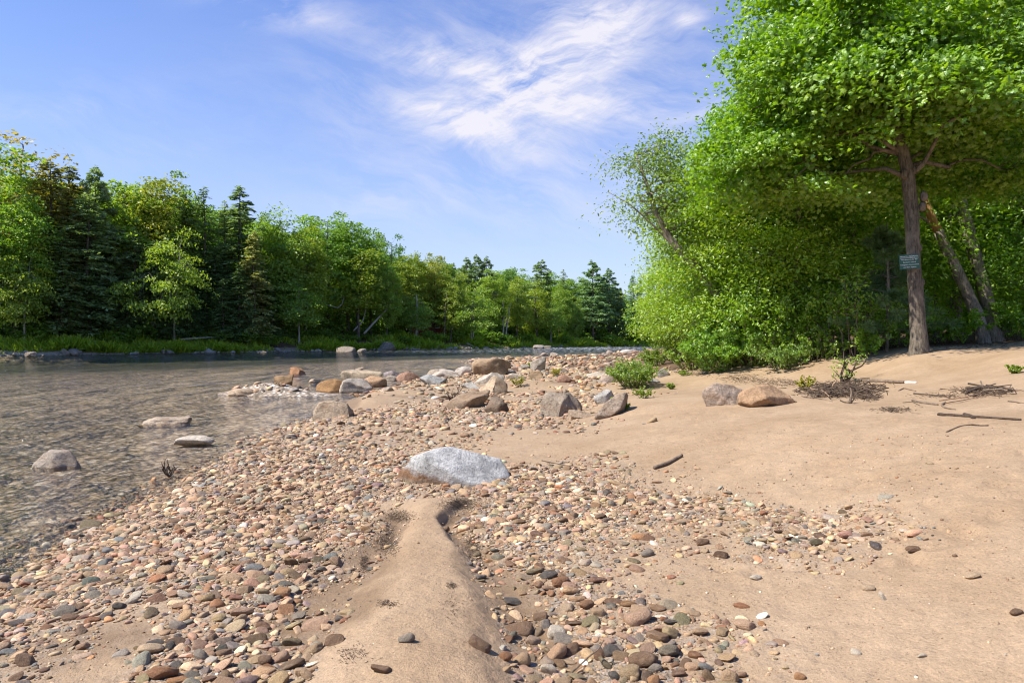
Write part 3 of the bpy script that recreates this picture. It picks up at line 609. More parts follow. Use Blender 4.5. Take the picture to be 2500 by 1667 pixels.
def rotm(yaw, tx, ty):
    cz, sz, cx, sx, cy, sy = np.cos(yaw), np.sin(yaw), np.cos(tx), np.sin(tx), np.cos(ty), np.sin(ty)
    Z = np.zeros((len(yaw), 3, 3)); Z[:, 0, 0] = cz; Z[:, 0, 1] = -sz; Z[:, 1, 0] = sz; Z[:, 1, 1] = cz; Z[:, 2, 2] = 1
    X = np.zeros_like(Z); X[:, 0, 0] = 1; X[:, 1, 1] = cx; X[:, 1, 2] = -sx; X[:, 2, 1] = sx; X[:, 2, 2] = cx
    Y = np.zeros_like(Z); Y[:, 1, 1] = 1; Y[:, 0, 0] = cy; Y[:, 0, 2] = sy; Y[:, 2, 0] = -sy; Y[:, 2, 2] = cy
    return X@Y@Z
def stones_to_mesh():
    out, x, y, z, A, yaw, tx, ty, solo, ss, ppx, ppy = STN
    r = np.random.default_rng(5); rest = np.array([i for i in range(len(out)) if i not in ss])
    cols = np.array([PAL[out[i][5]] for i in range(len(out))])
    cols = cols*np.array([.76, .68, .57])*np.exp(r.normal(0, .24, (len(out), 1)))*np.exp(r.normal(0, .05, (len(out), 3)))
    Vs, Fs, Cs, n0 = [], [], [], 0
    for lo, hi, sub in ((0, 4.5, 3), (4.5, 9, 3), (9, 16, 2), (16, 999, 2)):
        k = rest[(y[rest] >= lo) & (y[rest] < hi)]
        for blk in np.array_split(k, max(1, len(k)//2500)):
            if not len(blk): continue
            U, Fc = ICO[sub]; P = deform(U, len(blk), r, 4)*A[blk][:, None, :]
            P = np.einsum('nij,nvj->nvi', rotm(yaw[blk], tx[blk], ty[blk]), P)+np.stack([x[blk], y[blk], z[blk]], -1)[:, None]
            Vs.append(P.reshape(-1, 3)); Fs.append((Fc[None]+(n0+np.arange(len(blk))*len(U))[:, None, None]).reshape(-1, 3)); n0 += len(blk)*len(U)
            Cs.append(np.repeat(cols[blk], len(U), 0))
    n = 60000; th = r.uniform(-R(42), R(36), n); d = np.sqrt(r.uniform(1.9**2, 8.5**2, n)); gx, gy = np.sin(th)*d, np.cos(th)*d
    dn = density(gx, gy); k = (r.random(n) < np.clip(dn*1.1+.012, 0, 1)) & ~in_poly(gx, gy, POLY); gx, gy, d = gx[k], gy[k], d[k]; m = len(gx)
    a = np.clip(.0055*np.exp(r.normal(0, .45, m)), .003, .013)*np.clip(d/4, .8, 1.6); U, Fc = ICO[1]
    P = U[None]*np.stack([a, a*r.uniform(.6, .95, m), a*r.uniform(.4, .8, m)], -1)[:, None]*r.uniform(.8, 1.2, (m, len(U), 1))
    P = np.einsum('nij,nvj->nvi', rotm(r.uniform(0, 6.28, m), r.normal(0, .3, m), r.normal(0, .3, m)), P)+np.stack([gx, gy, height(gx, gy)+a*.15], -1)[:, None]
    Vs.append(P.reshape(-1, 3)); Fs.append((Fc[None]+(n0+np.arange(m)*len(U))[:, None, None]).reshape(-1, 3)); n0 += m*len(U)
    pc = np.array([PAL[q] for q in PN])[r.choice(len(PN), m, p=PW)]*np.array([.78, .71, .61])*np.exp(r.normal(0, .25, (m, 1))); Cs.append(np.repeat(pc, len(U), 0))
    V = np.concatenate(Vs); print('gravel stones', len(rest), 'verts', len(V))
    tag(mk('gravel', V, np.concatenate(Fs), M['gravel'], True, {'col': np.concatenate(Cs)}), 'mixed tan, grey and rust pebbles spread over the river beach', 'gravel', kind='stuff')
    # the 300 that show largest, one object each
    protos = []
    for k in range(16):
        P = deform(ICO[4][0], 1, r, 5)[0]; P = P/np.abs(P).max(0)
        P = P*(1+.03*fbm(P*5+k, 3, k)[:, None]); o = mk('cobble', P, ICO[4][1], M['cobble'], True); protos.append(o)
    used = {}; first = set()
    xs, ys = x[solo], y[solo]
    def shape(i):
        a, b, c = A[i]; q = b/a; f = c/a
        return 'flat' if f < .45 else ('oblong' if q < .7 else ('rounded' if f < .62 else 'chunky'))
    def region(i):
        X, Y = x[i], y[i]; tm, th = tail(np.array([X]), np.array([Y])); s = float(dist_pl(np.array([X]), np.array([Y]), SHORE)[0]); dn = float(density(np.array([X]), np.array([Y]))[0])
        if s < .6: return 'at the water edge'
        if tm[0] > .4: return 'on the smooth sand ridge'
        c = np.interp(Y, _t[:, 0], _t[:, 1])
        if X > c:
            if dn < .25: return 'on open sand past the stony strip'
            return 'in the stony strip between ridge and sand' if Y < 4.2 else 'in the stony strip beside the big boulder'
        if dn < .3: return 'on bare sand in the cobble bar'
        if s < 1.6: return 'on the river side of the cobble bar'
        return 'on the ridge side of the cobble bar' if X > c-1.1 else 'in the middle of the cobble bar'
    for j, i in enumerate(solo):
        o = protos[j % 16] if (j % 16) not in first else protos[j % 16].copy()
        if (j % 16) in first: COL.objects.link(o)
        first.add(j % 16)
        o.location = (x[i], y[i], z[i]); o.scale = A[i]*1.05; o.rotation_euler = (tx[i], ty[i], yaw[i])
        cc = cols[i] if not out[i][6] else np.array(PAL[out[i][5]])*np.array([.76, .69, .59]); o.color = (*cc, 1)
        dd = np.hypot(xs-x[i], ys-y[i]); nb = solo[np.argsort(dd)[1:4]]
        sz = 'large ' if A[i][0] > .062 else ('small ' if A[i][0] < .042 else '')
        base = f'{sz}{out[i][5]} {shape(i)} cobble {region(i)}'
        for t in (base, base+f', beside a {out[nb[0]][5]} one', base+f', by {out[nb[0]][5]} and {out[nb[1]][5]} ones', base+f', by {out[nb[1]][5]} and {out[nb[2]][5]} ones'):
            if t not in used and len(t.replace('-', ' ').split()) <= 16: break
        if t in used or len(t.replace('-', ' ').split()) > 16: t = base
        used[t] = 1
        tag(o, t, 'cobble', 'cobbles strewn over the beach')
stones_to_mesh()
#PART2
# ------------------------------------------------------------------ vegetation builders
def rot_basis(nrm, yaw):
    n = nrm/(np.linalg.norm(nrm, axis=1, keepdims=True)+1e-9)
    a = np.where(np.abs(n[:, 2:3]) < .9, np.array([[0, 0, 1.]]), np.array([[1., 0, 0]]))
    u = np.cross(a, n); u /= np.linalg.norm(u, axis=1, keepdims=True)+1e-9; v = np.cross(n, u)
    c, s = np.cos(yaw)[:, None], np.sin(yaw)[:, None]
    return u*c+v*s, -u*s+v*c, n
def leaves(tpl, pos, nrm, yaw, size, val):
    """copies of a leaf outline; tpl = (verts, faces)"""
    tv, tf = tpl; u, v, n = rot_basis(nrm, yaw); N = len(pos)
    P = pos[:, None]+size[:, None, None]*(tv[None, :, 0:1]*u[:, None]+tv[None, :, 1:2]*v[:, None]+tv[None, :, 2:3]*n[:, None])
    Fc = (tf[None]+(np.arange(N)*len(tv))[:, None, None]).reshape(-1, tf.shape[1])
    return P.reshape(-1, 3), Fc, np.repeat(val, len(tv))
T_RHOMB = (np.array([[0, -.5, 0], [.33, 0, .06], [0, .5, -.03], [-.33, 0, .06]]), np.array([[0, 1, 2, 3]]))
T_OVAL = (np.array([[0, -.5, 0], [.22, -.1, .05], [.18, .25, .05], [0, .5, -.06], [-.18, .25, .05], [-.22, -.1, .05]]), np.array([[0, 1, 2, 3], [0, 3, 4, 5]]))
_o = [(0, -.5), (.12, -.28), (.42, -.34), (.30, -.08), (.52, .14), (.22, .14), (.26, .36), (0, .56), (-.26, .36), (-.22, .14), (-.52, .14), (-.30, -.08), (-.42, -.34), (-.12, -.28)]
T_MAPLE = (np.array([[0, 0, .07]]+[[a, b, -.12*abs(a)-.10*max(b, 0)] for a, b in _o]), np.array([[0, i+1, (i+1) % 14+1] for i in range(14)]))
T_SPRAY = (np.array([[-.07, -.5, 0], [.07, -.5, 0], [.13, .05, .02], [0, .5, -.04], [-.13, .05, .02]]), np.array([[0, 1, 2, 4], [4, 2, 3, 3]]))
T_SPRAY = (np.array([[0, -.5, 0], [.13, 0, .02], [0, .5, -.05], [-.13, 0, .02]]), np.array([[0, 1, 2, 3]]))
T_NEED = (np.array([[-.012, -.5, 0], [.012, -.5, 0], [.012, .5, 0], [-.012, .5, 0]]), np.array([[0, 1, 2, 3]]))
T_BLADE = (np.array([[-.05, 0, 0], [.05, 0, 0], [.03, .6, .10], [0, 1, .32], [-.03, .6, .10]]), np.array([[0, 1, 2, 4], [4, 2, 3, 3]]))
T_BLADE = (np.array([[-.05, 0, 0], [.05, 0, 0], [.045, .55, .08], [.006, 1, .32], [-.006, 1, .32], [-.045, .55, .08]]), np.array([[0, 1, 2, 5], [5, 2, 3, 4]]))
def bez(a, b, sag, r, n=6, wob=.05):
    t = np.linspace(0, 1, n)[:, None]; L = np.linalg.norm(b-a)
    p = a+(b-a)*t; p[:, 2] += sag*L*(np.sin(t[:, 0]*PI)); p[1:-1] += r.normal(0, wob*L, (n-2, 3)); return p
def broadleaf(seed, trunk, trad, ells, clumps, per, tpl, lsize, mat_b, mat_l, name, csig=(.45, .45, .2), limbs=9, sides=8, wob=.12, upness=.75, hollow=.5, parent=None, sub=True, lv=None):
    """tapered trunk with limbs reaching into ellipsoid crown volumes, leaf sprays round the twigs"""
    r = np.random.default_rng(seed); mb = MB(); trunk = np.array(trunk, float); trad = np.array(trad, float)
    tt = np.linspace(0, 1, 26); k = np.linspace(0, 1, len(trunk))
    tp = np.stack([np.interp(tt, k, trunk[:, i]) for i in range(3)], 1); tr = np.interp(tt, k, trad)
    tp[2:-1, :2] += fbm(np.stack([tt[2:-1]*5+seed, tt[2:-1]*0, tt[2:-1]*0], -1), 2, seed)[:, None]*tr[0]*.35
    tr = tr*(1+.6*np.exp(-tt*26)); mb.tube(tp, tr, sides, wob, seed)
    P, Nn, Y, S, Vv = [], [], [], [], []
    tot = sum(e[2] for e in ells)
    for c, rad, wgt in ells:
        c = np.array(c, float); rad = np.array(rad, float); nodes = [tp[len(tp)//2:]]
        nodes_r = [tr[len(tp)//2:]]
        for l in range(max(2, int(limbs*wgt/tot))):
            d = r.normal(size=3); d /= np.linalg.norm(d); d[2] = d[2]*.8+.15
            tgt = c+d*rad*.72
            hd = np.linalg.norm(tgt[:2]-np.array([np.interp(tgt[2], tp[:, 2], tp[:, 0]), np.interp(tgt[2], tp[:, 2], tp[:, 1])]))
            za = np.clip(tgt[2]-hd*.55, tp[int(len(tp)*(.46 if len(ells) > 4 else .35)), 2], tp[-2, 2]); i0 = int(np.argmin(np.abs(tp[:, 2]-za)))
            if len(ells) > 4 and i0 <= int(len(tp)*.48): i0 = r.integers(int(len(tp)*.44), int(len(tp)*.74))
            br = bez(tp[i0], tgt, .08, r, 8, .035); rr = .012*trad[0]/.15+(tr[i0]*.42-.012*trad[0]/.15)*np.linspace(1, 0, 8)**1.5
            mb.tube(br, rr, max(4, sides-3), .05, seed+l); nodes.append(br[2:]); nodes_r.append(rr[2:])
        nd = np.concatenate(nodes); nr = np.concatenate(nodes_r)
        nc = int(clumps*wgt/tot)
        dirs = r.normal(size=(nc, 3)); dirs /= np.linalg.norm(dirs, axis=1, keepdims=True)
        rho = np.maximum(r.random(nc)**(1/3.), hollow*r.random(nc)+.35)
        lump = 1+.28*fbm(dirs*2.2+seed, 2, seed)
        cen = c+dirs*rad*(rho*lump)[:, None]
        for q in range(nc):
            j = int(np.argmin(((nd-cen[q])**2).sum(1)+.4*np.maximum(0, nd[:, 2]-cen[q, 2])**2)); a = nd[j]
            if sub:
                br = bez(a, cen[q], .06, r, 5, .05); mb.tube(br, np.linspace(min(nr[j]*.6, .03*trad[0]/.15), .006*trad[0]/.15, 5), 4)
            m = int(per*r.uniform(.6, 1.4)); sg = np.array(csig)*r.uniform(.75, 1.3)
            off = np.clip(r.normal(size=(m, 3)), -1.6, 1.6)*sg
            out = cen[q]-a; out[2] *= .4; out = out/(np.linalg.norm(out)+1e-6)
            off += out*np.minimum(np.abs(r.normal(0, sg[0]*.8, m)), sg[0]*1.3)[:, None]
            off[:, 2] -= .12*(off[:, 0]**2+off[:, 1]**2)/max(sg[0], .1)
            P.append(cen[q]+off)
            n_ = r.normal(size=(m, 3))*.55+np.array([0, 0, upness])+out*.35; Nn.append(n_)
            Y.append(r.uniform(0, 2*PI, m)); S.append(lsize*r.uniform(.65, 1.3, m))
            Vv.append(np.clip(r.normal(.5+.12*r.normal(), .2, m), 0, 1))
    V, Fc, val = leaves(tpl, np.concatenate(P), np.concatenate(Nn), np.concatenate(Y), np.concatenate(S), np.concatenate(Vv))
    t = mb.build('trunk', mat_b, parent); c = mk('crown', V, Fc, mat_l, False, {'v': val}, parent)
    return t, c
def conifer(seed, H, Rr, base, tiers, per, lsize, droop, mat_b, mat_l, parent=None, up=0., clump=False, trad=.2, gap=0.):
    r = np.random.default_rng(seed); mb = MB()
    tz = np.linspace(0, H, 18); tp = np.stack([.12*np.sin(tz*.3+seed), .12*np.cos(tz*.23+seed), tz], 1); mb.tube(tp, trad*(1-tz/H)**.8+.015, 7, .08, seed)
    P, Nn, Y, S, Vv, U = [], [], [], [], [], []
    n = tiers
    for q in range(n):
        t = (q+r.random())/n; z = base+(H-base)*(1-(1-t)**1.0); rel = (z-base)/(H-base)
        if clump: z = base+(H-base)*(np.floor(t*tiers/6+.5)/(tiers/6))+r.normal(0, .22); rel = np.clip((z-base)/(H-base), 0, .99)
        L = Rr*((1-rel)**.6)*(.5+.5*min(1, rel*5+.45))*r.uniform(.6, 1.15)+.25
        if r.random() < gap: continue
        a = r.uniform(0, 2*PI); dx = np.array([math.cos(a), math.sin(a), 0])
        tip = np.array([0, 0, z])+dx*L+np.array([0, 0, -droop*L*(1-rel*.9)+up*L])
        s0 = np.array([np.interp(z, tz, tp[:, 0]), np.interp(z, tz, tp[:, 1]), z]); br = bez(s0, tip, .10, r, 5, .02)
        mb.tube(br, np.linspace(.035*trad/.2*(1-rel*.7)+.008, .006, 5), 3)
        m = max(6, int(per*L/Rr*r.uniform(.8, 1.2)))
        if clump: tt = 1-.62*r.random(m)**1.3
        else: tt = r.uniform(.12, 1.03, m)
        k = np.linspace(0, 1, 5); base_p = np.stack([np.interp(tt, k, br[:, i]) for i in range(3)], 1)
        side = np.array([-dx[1], dx[0], 0]); w = r.normal(0, 1, m)*(.20*L*(1.15-tt)+.12)
        off = side*w[:, None]; off[:, 2] += r.normal(0, .07 if not clump else .16, m)-.25*np.abs(w)*(droop > .1)+(.12 if clump else 0)*r.random(m)
        P.append(base_p+off)
        n_ = np.array([0, 0, 1.])+r.normal(0, .35 if not clump else .8, (m, 3)); Nn.append(n_)
        # sprays point outward along the bough
        yaw = np.arctan2(1, 0)+0*tt; dirs = dx[None]+side*np.sign(w)[:, None]*.7+r.normal(0, .3, (m, 3)); U.append(dirs)
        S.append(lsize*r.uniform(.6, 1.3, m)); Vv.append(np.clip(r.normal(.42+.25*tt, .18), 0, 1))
    P, Nn, U, S, Vv = map(np.concatenate, (P, Nn, U, S, Vv))
    n_ = Nn/np.linalg.norm(Nn, axis=1, keepdims=True); v = U-n_*(U*n_).sum(1, keepdims=True); v /= np.linalg.norm(v, axis=1, keepdims=True)+1e-9; u = np.cross(v, n_)
    tv, tf = T_SPRAY; N = len(P)
    X = P[:, None]+S[:, None, None]*(tv[None, :, 0:1]*u[:, None]*1.5+tv[None, :, 1:2]*v[:, None]+tv[None, :, 2:3]*n_[:, None])
    Fc = (tf[None]+(np.arange(N)*len(tv))[:, None, None]).reshape(-1, 4)
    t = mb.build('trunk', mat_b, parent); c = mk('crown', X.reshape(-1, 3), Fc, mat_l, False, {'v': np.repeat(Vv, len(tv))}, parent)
    return t, c
def shrub(seed, stems, h, spread, per, tpl, lsize, mat_b, mat_l, srad=.012, low=.15, parent=None, sname='stem', cname='foliage', up=.5, arch=.25, ends=.9):
    r = np.random.default_rng(seed); mb = MB(); P, Nn, Y, S, Vv = [], [], [], [], []
    for s in range(stems):
        a = r.uniform(0, 2*PI); q = math.sqrt(r.random()); hh = h*r.uniform(.55, 1.05)*(1-.35*q*q); rad = spread*q
        b0 = np.array([math.cos(a), math.sin(a), 0])*rad*.35; tip = np.array([math.cos(a)*rad, math.sin(a)*rad, hh])
        st = bez(b0, tip, arch*.3, r, 7, .03); mb.tube(st, np.linspace(srad, srad*.3, 7), 4)
        twigs = [st]
        for k in range(5):
            i = r.integers(2, 7); tw = bez(st[i], st[i]+np.array([r.normal(0, .22), r.normal(0, .22), r.uniform(.05, .3)])*h*.55, .05, r, 4, .04); mb.tube(tw, np.linspace(srad*.5, srad*.2, 4), 3); twigs.append(tw)
        for tw in twigs:
            m = int(per*(1 if tw is st else .55)); tt = r.uniform(low if tw is st else .1, 1.03, m); k = np.linspace(0, 1, len(tw))
            p = np.stack([np.interp(tt, k, tw[:, i]) for i in range(3)], 1)+r.normal(0, .045*h*.6, (m, 3)); P.append(p)
            Nn.append(r.normal(0, .6, (m, 3))+np.array([math.cos(a)*.3, math.sin(a)*.3, up])); Y.append(r.uniform(0, 2*PI, m)); S.append(lsize*r.uniform(.6, 1.3, m)); Vv.append(np.clip(r.normal(.5+.1*r.normal(), .22, m), 0, 1))
    P = np.concatenate(P); P[:, 2] = np.maximum(P[:, 2], .02)
    V, Fc, val = leaves(tpl, P, np.concatenate(Nn), np.concatenate(Y), np.concatenate(S), np.concatenate(Vv))
    t = mb.build(sname, mat_b, parent); c = mk(cname, V, Fc, mat_l, False, {'v': val}, parent)
    return t, c
STORE = bpy.data.collections.new('unlinked')
def proto(fn):
    t, c = fn(None)
    for o in (t, c): COL.objects.unlink(o)
    return t, c
def plant(pr, name, loc, label, cat, group=None, yaw=0., s=(1, 1, 1), col=(1, 1, 1), lean=(0, 0)):
    """one plant: an Empty at its base, with its own copies of the trunk and crown"""
    e = empty(name, loc, label, cat, group); e.rotation_euler = (lean[0], lean[1], yaw); e.scale = s
    for p in pr:
        c = p.copy(); COL.objects.link(c); c.parent = e; c.color = (*col, 1)
    return e
def tall(seed, H, cb, cr, mat_b='bark_far', pale=False, narrow=1., clumps=150, per=60, ls=.42, mat_l='farleaf', sig=(.8, .8, .35), limbs=11):
    hc = (H+cb)/2; r = np.random.default_rng(seed)
    ells = [((r.normal(0, .08)*cr, r.normal(0, .08)*cr, hc), (cr*narrow, cr*narrow, (H-cb)/2), 1.), ((cr*.3*r.normal(), cr*.3*r.normal(), cb+(H-cb)*.3), (cr*1.05*narrow, cr*1.05*narrow, (H-cb)*.28), .45)]
    return lambda par: broadleaf(seed, [(0, 0, -.3), (.1*r.normal(), .1*r.normal(), H*.3), (.35*r.normal(), .35*r.normal(), H*.62), (.3*r.normal(), .3*r.normal(), H*.9)], [H*.013+.02, H*.011, H*.007, H*.002], ells, clumps, per, T_RHOMB, ls, M[mat_b], M[mat_l], 'x', sig, limbs, 6, .06, .6, .5, par)
PR = {}
for k in range(4): PR['oak%d' % k] = proto(tall(100+k, 22, [4.5, 6.5, 3., 5][k], [4.6, 4.2, 5.0, 4.3][k], clumps=250, per=60, sig=(.68, .68, .3)))
for k in range(2): PR['slim%d' % k] = proto(tall(120+k, 22, [6, 4][k], [2.8, 3.1][k], 'bark_far', clumps=140, per=54))
for k in range(2): PR['sparse%d' % k] = proto(tall(130+k, 24, [9, 11][k], [3.8, 3.3][k], 'bark_far', clumps=90, per=34, ls=.38))
for k in range(2): PR['layer%d' % k] = proto(tall(140+k, 12, [2.5, 3.5][k], [4.3, 3.6][k], 'bark_pale', clumps=110, per=60, ls=.36, sig=(.85, .85, .16)))
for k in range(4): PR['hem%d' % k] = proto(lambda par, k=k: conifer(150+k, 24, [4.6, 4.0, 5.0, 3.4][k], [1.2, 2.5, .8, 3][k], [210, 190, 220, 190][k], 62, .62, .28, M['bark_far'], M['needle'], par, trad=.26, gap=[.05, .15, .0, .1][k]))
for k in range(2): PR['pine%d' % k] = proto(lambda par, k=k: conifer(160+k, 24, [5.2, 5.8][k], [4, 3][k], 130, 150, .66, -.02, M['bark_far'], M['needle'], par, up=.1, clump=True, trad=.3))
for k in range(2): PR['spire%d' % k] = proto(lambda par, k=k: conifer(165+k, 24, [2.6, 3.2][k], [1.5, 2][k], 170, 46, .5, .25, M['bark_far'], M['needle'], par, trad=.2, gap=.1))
PR['cedar'] = proto(lambda par: conifer(170, 20, 2.6, 1.0, 230, 44, .5, -.35, M['bark_far'], M['needle'], par, trad=.2))
for k in range(2): PR['under%d' % k] = proto(lambda par, k=k: shrub(180+k, 14, [3.2, 2.4][k], [2.0, 1.8][k], 26, T_RHOMB, .30, M['bark_far'], M['farleaf'], .03, .1, par, 'trunk', 'crown'))
# ------------------------------------------------------------------ the wood across the river
def bank_y(px): return np.interp(px, [-400, 0, 300, 600, 900, 1100, 1300, 1450, 1560, 1750], [873, 868, 864, 860, 855, 852, 848.5, 846.5, 845.3, 844])
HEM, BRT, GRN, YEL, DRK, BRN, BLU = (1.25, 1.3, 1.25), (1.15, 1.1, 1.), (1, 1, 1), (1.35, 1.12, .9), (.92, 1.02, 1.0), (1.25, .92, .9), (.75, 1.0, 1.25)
FRONT = [  # centre px, top py, distance behind the water, prototype, width, colour, label
 (-60, 330, 10, 'oak2', 1.1, GRN, 'broad green tree cut by the frame edge on the opposite bank'),
 (45, 303, 14, 'sparse0', 1.25, (1.5, .8, .8), 'tallest thin-crowned tree of the opposite bank, with brownish young leaves'),
 (40, 480, 5, 'oak0', .95, (1.1, 1.15, 1), 'bright green leafy tree low at the frame edge across the river'),
 (60, 600, 3, 'layer0', .6, YEL, 'yellow-green low tree overhanging the opposite bank by the frame edge'),
 (122, 386, 8, 'hem0', 1.15, (1.4, 1.05, .9), 'tall brownish hemlock next to the thin-crowned tallest tree'),
 (170, 398, 11, 'hem3', 1.1, (1.2, 1., .9), 'second tall brownish hemlock, with a bare dark trunk showing'),
 (232, 405, 9, 'pine0', .75, DRK, 'open-topped dark conifer between hemlocks and a bright green tree'),
 (215, 470, 6, 'hem2', 1.15, HEM, 'wide dark hemlock with boughs sweeping down to the ferns'),
 (150, 560, 5, 'hem1', 1.3, HEM, 'lower dark hemlock with lichen-grey boughs above the rock heap'),
 (300, 428, 13, 'oak1', 1.1, BRT, 'bright green round-topped tree above the dark hemlocks'),
 (365, 420, 11, 'slim0', 1., (1.35, .95, .8), 'slender tree with golden brown young leaves and a pale stem'),
 (418, 430, 14, 'oak0', .9, GRN, 'green tree just beside the slender golden brown one'),
 (330, 560, 6, 'hem2', 1., DRK, 'dark hemlock under the bright green round-topped tree'),
 (425, 562, 4, 'layer0', .58, (1.4, 1.22, 1.), 'small yellow maple with layered boughs glowing before the dark hemlocks'),
 (452, 468, 10, 'hem1', .9, DRK, 'dark hemlock rising behind the small yellow maple'),
 (497, 450, 10, 'spire1', 1.1, DRK, 'pointed dark spruce at the mid of the opposite bank'),
 (548, 482, 10, 'spire0', 1., HEM, 'narrow spruce beside the pointed dark one'),
 (585, 448, 9, 'hem3', 1.2, (.9, 1., 1.), 'tall dark hemlock standing over the greyish one'),
 (620, 560, 5, 'hem0', .95, (1.75, 1.4, 1.2), 'greyish lichen-hung hemlock in front of the tall dark one'),
 (640, 520, 12, 'oak3', .8, GRN, 'green tree squeezed behind the greyish hemlock'),
 (690, 515, 9, 'slim1', 1.1, GRN, 'slim fresh green tree right of the hemlock group'),
 (745, 548, 8, 'oak3', .75, YEL, 'yellow-green tree beside the slim fresh green one'),
 (803, 508, 12, 'oak2', .95, (.85, .95, .9), 'dense deep green oak with a knobbly crown'),
 (850, 525, 13, 'oak1', .95, (.9, 1., .9), 'deep green tree sloping down from the knobbly oak'),
 (730, 680, 4, 'layer1', .9, GRN, 'low leafy tree leaning out above the waterline rocks'),
 (875, 600, 6, 'slim0', 1.2, YEL, 'light yellow-green tree over the leaning pale trunks'),
 (905, 560, 12, 'oak0', .8, (.95, 1., .9), 'green tree before the rounded dark pine top'),
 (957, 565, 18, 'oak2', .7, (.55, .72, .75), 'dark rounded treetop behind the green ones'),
 (945, 640, 6, 'oak3', .7, BRT, 'bright green tree rising from the rock mound'),
 (1000, 610, 13, 'oak1', .8, (1.3, 1.08, .9), 'olive-yellow tree at the start of the low tree line'),
 (1060, 618, 12, 'oak0', .8, (1.35, .98, .9), 'brownish-gold tree above the glimpsed red cabin'),
 (1020, 720, 5, 'layer1', .8, GRN, 'small green tree in front of the cabin'),
 (1105, 655, 7, 'oak2', .75, YEL, 'yellow-green tree next to the cabin clearing'),
 (1140, 628, 24, 'pine0', .9, DRK, 'dark pine top peering over the yellow-green trees, first of three'),
 (1165, 622, 26, 'pine1', .8, DRK, 'dark pine top peering over the yellow-green trees, middle of three'),
 (1188, 626, 24, 'pine0', .8, DRK, 'dark pine top peering over the yellow-green trees, third of three'),
 (1205, 655, 9, 'oak3', .85, BRT, 'bright green tree below the three pine tops'),
 (1150, 690, 5, 'layer0', .75, BRT, 'low bright green tree above the grassy opposite shore'),
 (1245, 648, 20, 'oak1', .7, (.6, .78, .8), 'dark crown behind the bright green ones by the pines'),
 (1262, 675, 7, 'oak0', .75, (1.3, 1.1, .9), 'golden green tree with twin pale stems at the far shore'),
 (1320, 634, 18, 'pine1', 1., DRK, 'dark pine with a broad tip alone in the line'),
 (1310, 690, 6, 'slim1', 1.2, YEL, 'golden-topped tree below the pine with a broad tip'),
 (1365, 690, 7, 'oak3', .7, BRT, 'fresh green tree beside the big white pine'),
 (1345, 730, 4, 'layer1', .7, GRN, 'small green tree over the head of the rapids'),
 (1375, 655, 16, 'spire1', 1.2, DRK, 'dark spruce behind the fresh green tree'),
 (1405, 720, 5, 'oak2', .55, GRN, 'small leafy tree at the foot of the big white pine'),
 (1447, 636, 8, 'pine0', 1.05, (.8, 1., 1.), 'tallest tiered white pine at the river bend'),
 (1487, 655, 9, 'pine1', .9, (.75, .95, .95), 'second tiered white pine at the river bend'),
 (1515, 700, 5, 'hem2', .7, DRK, 'dark low conifer at the foot of the white pines'),
 (1545, 670, 14, 'cedar', 1.1, (.8, 1.1, 1.1), 'column-shaped cedar past the river bend'),
 (1562, 678, 17, 'cedar', .9, (.75, 1., 1.1), 'thinner cedar touching the column-shaped one'),
 (1581, 684, 18, 'spire0', .9, (.7, .9, .95), 'pointed spruce past the cedars'),
 (1596, 682, 18, 'spire0', .8, (.7, .9, .95), 'last pointed spruce before the sapling thicket'),
 (1625, 716, 14, 'oak3', .6, (.7, 1., .8), 'low green tree at the end of the far line'),
]
rt = np.random.default_rng(77)
for px, py, off, pr, wd, col, lab in FRONT:
    d0 = ZC*F_/(bank_y(px)-HY); d = d0+off; x = (px-CX)/F_*d; z = hz(x, d)
    z = max(z, .2); H = ZC+(HY-py)/F_*d-z
    base_h = {'o': 22, 's': 22, 'l': 12, 'h': 24, 'p': 24, 'c': 20}[pr[0]]
    if pr.startswith('sparse') or pr.startswith('spire'): base_h = 24
    s = H/base_h/1.02; ws = wd*(s if s < 1.2 else s**.6)
    if pr.startswith('layer'): ws = wd*max(s, .6)
    ws *= 1.32 if pr[:3] in ('hem', 'pin') else 1.18
    con = pr[:3] in ('hem', 'pin', 'spi', 'ced')
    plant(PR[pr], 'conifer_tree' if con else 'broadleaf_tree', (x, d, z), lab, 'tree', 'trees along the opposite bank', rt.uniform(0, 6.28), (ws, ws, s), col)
for i in range(130):     # the wood behind, one tree each
    px = -260+1990*(i+rt.random())/130; d0 = ZC*F_/(bank_y(px)-HY); d = d0+rt.uniform(20, 48)+(8 if px < 900 else 0); x = (px-CX)/F_*d; z = hz(x, d)
    ytop = -np.interp(px, [900, 1100], [0, 14])+np.interp(px, [-300, 0, 150, 300, 450, 600, 700, 800, 900, 1000, 1150, 1300, 1450, 1560, 1700], [330, 390, 440, 460, 480, 505, 545, 545, 585, 628, 655, 668, 690, 720, 735])+rt.uniform(4, 40)
    H = ZC+(HY-ytop)/F_*d-z; con = rt.random() < .38; pr = rt.choice(['hem0', 'hem1', 'pine0', 'spire1']) if con else rt.choice(['oak0', 'oak1', 'oak2', 'oak3', 'slim0'])
    s = H/(24 if con else 22); c = np.array(DRK if con else (.9, .95, .9))*rt.uniform(.85, 1.15)
    plant(PR[pr], 'woodland_tree', (x, d, z), 'tree deep in the wood behind the front row across the river', 'tree', 'trees in the wood behind the opposite bank', rt.uniform(0, 6.28), (s*1.35, s*1.35, s), c)
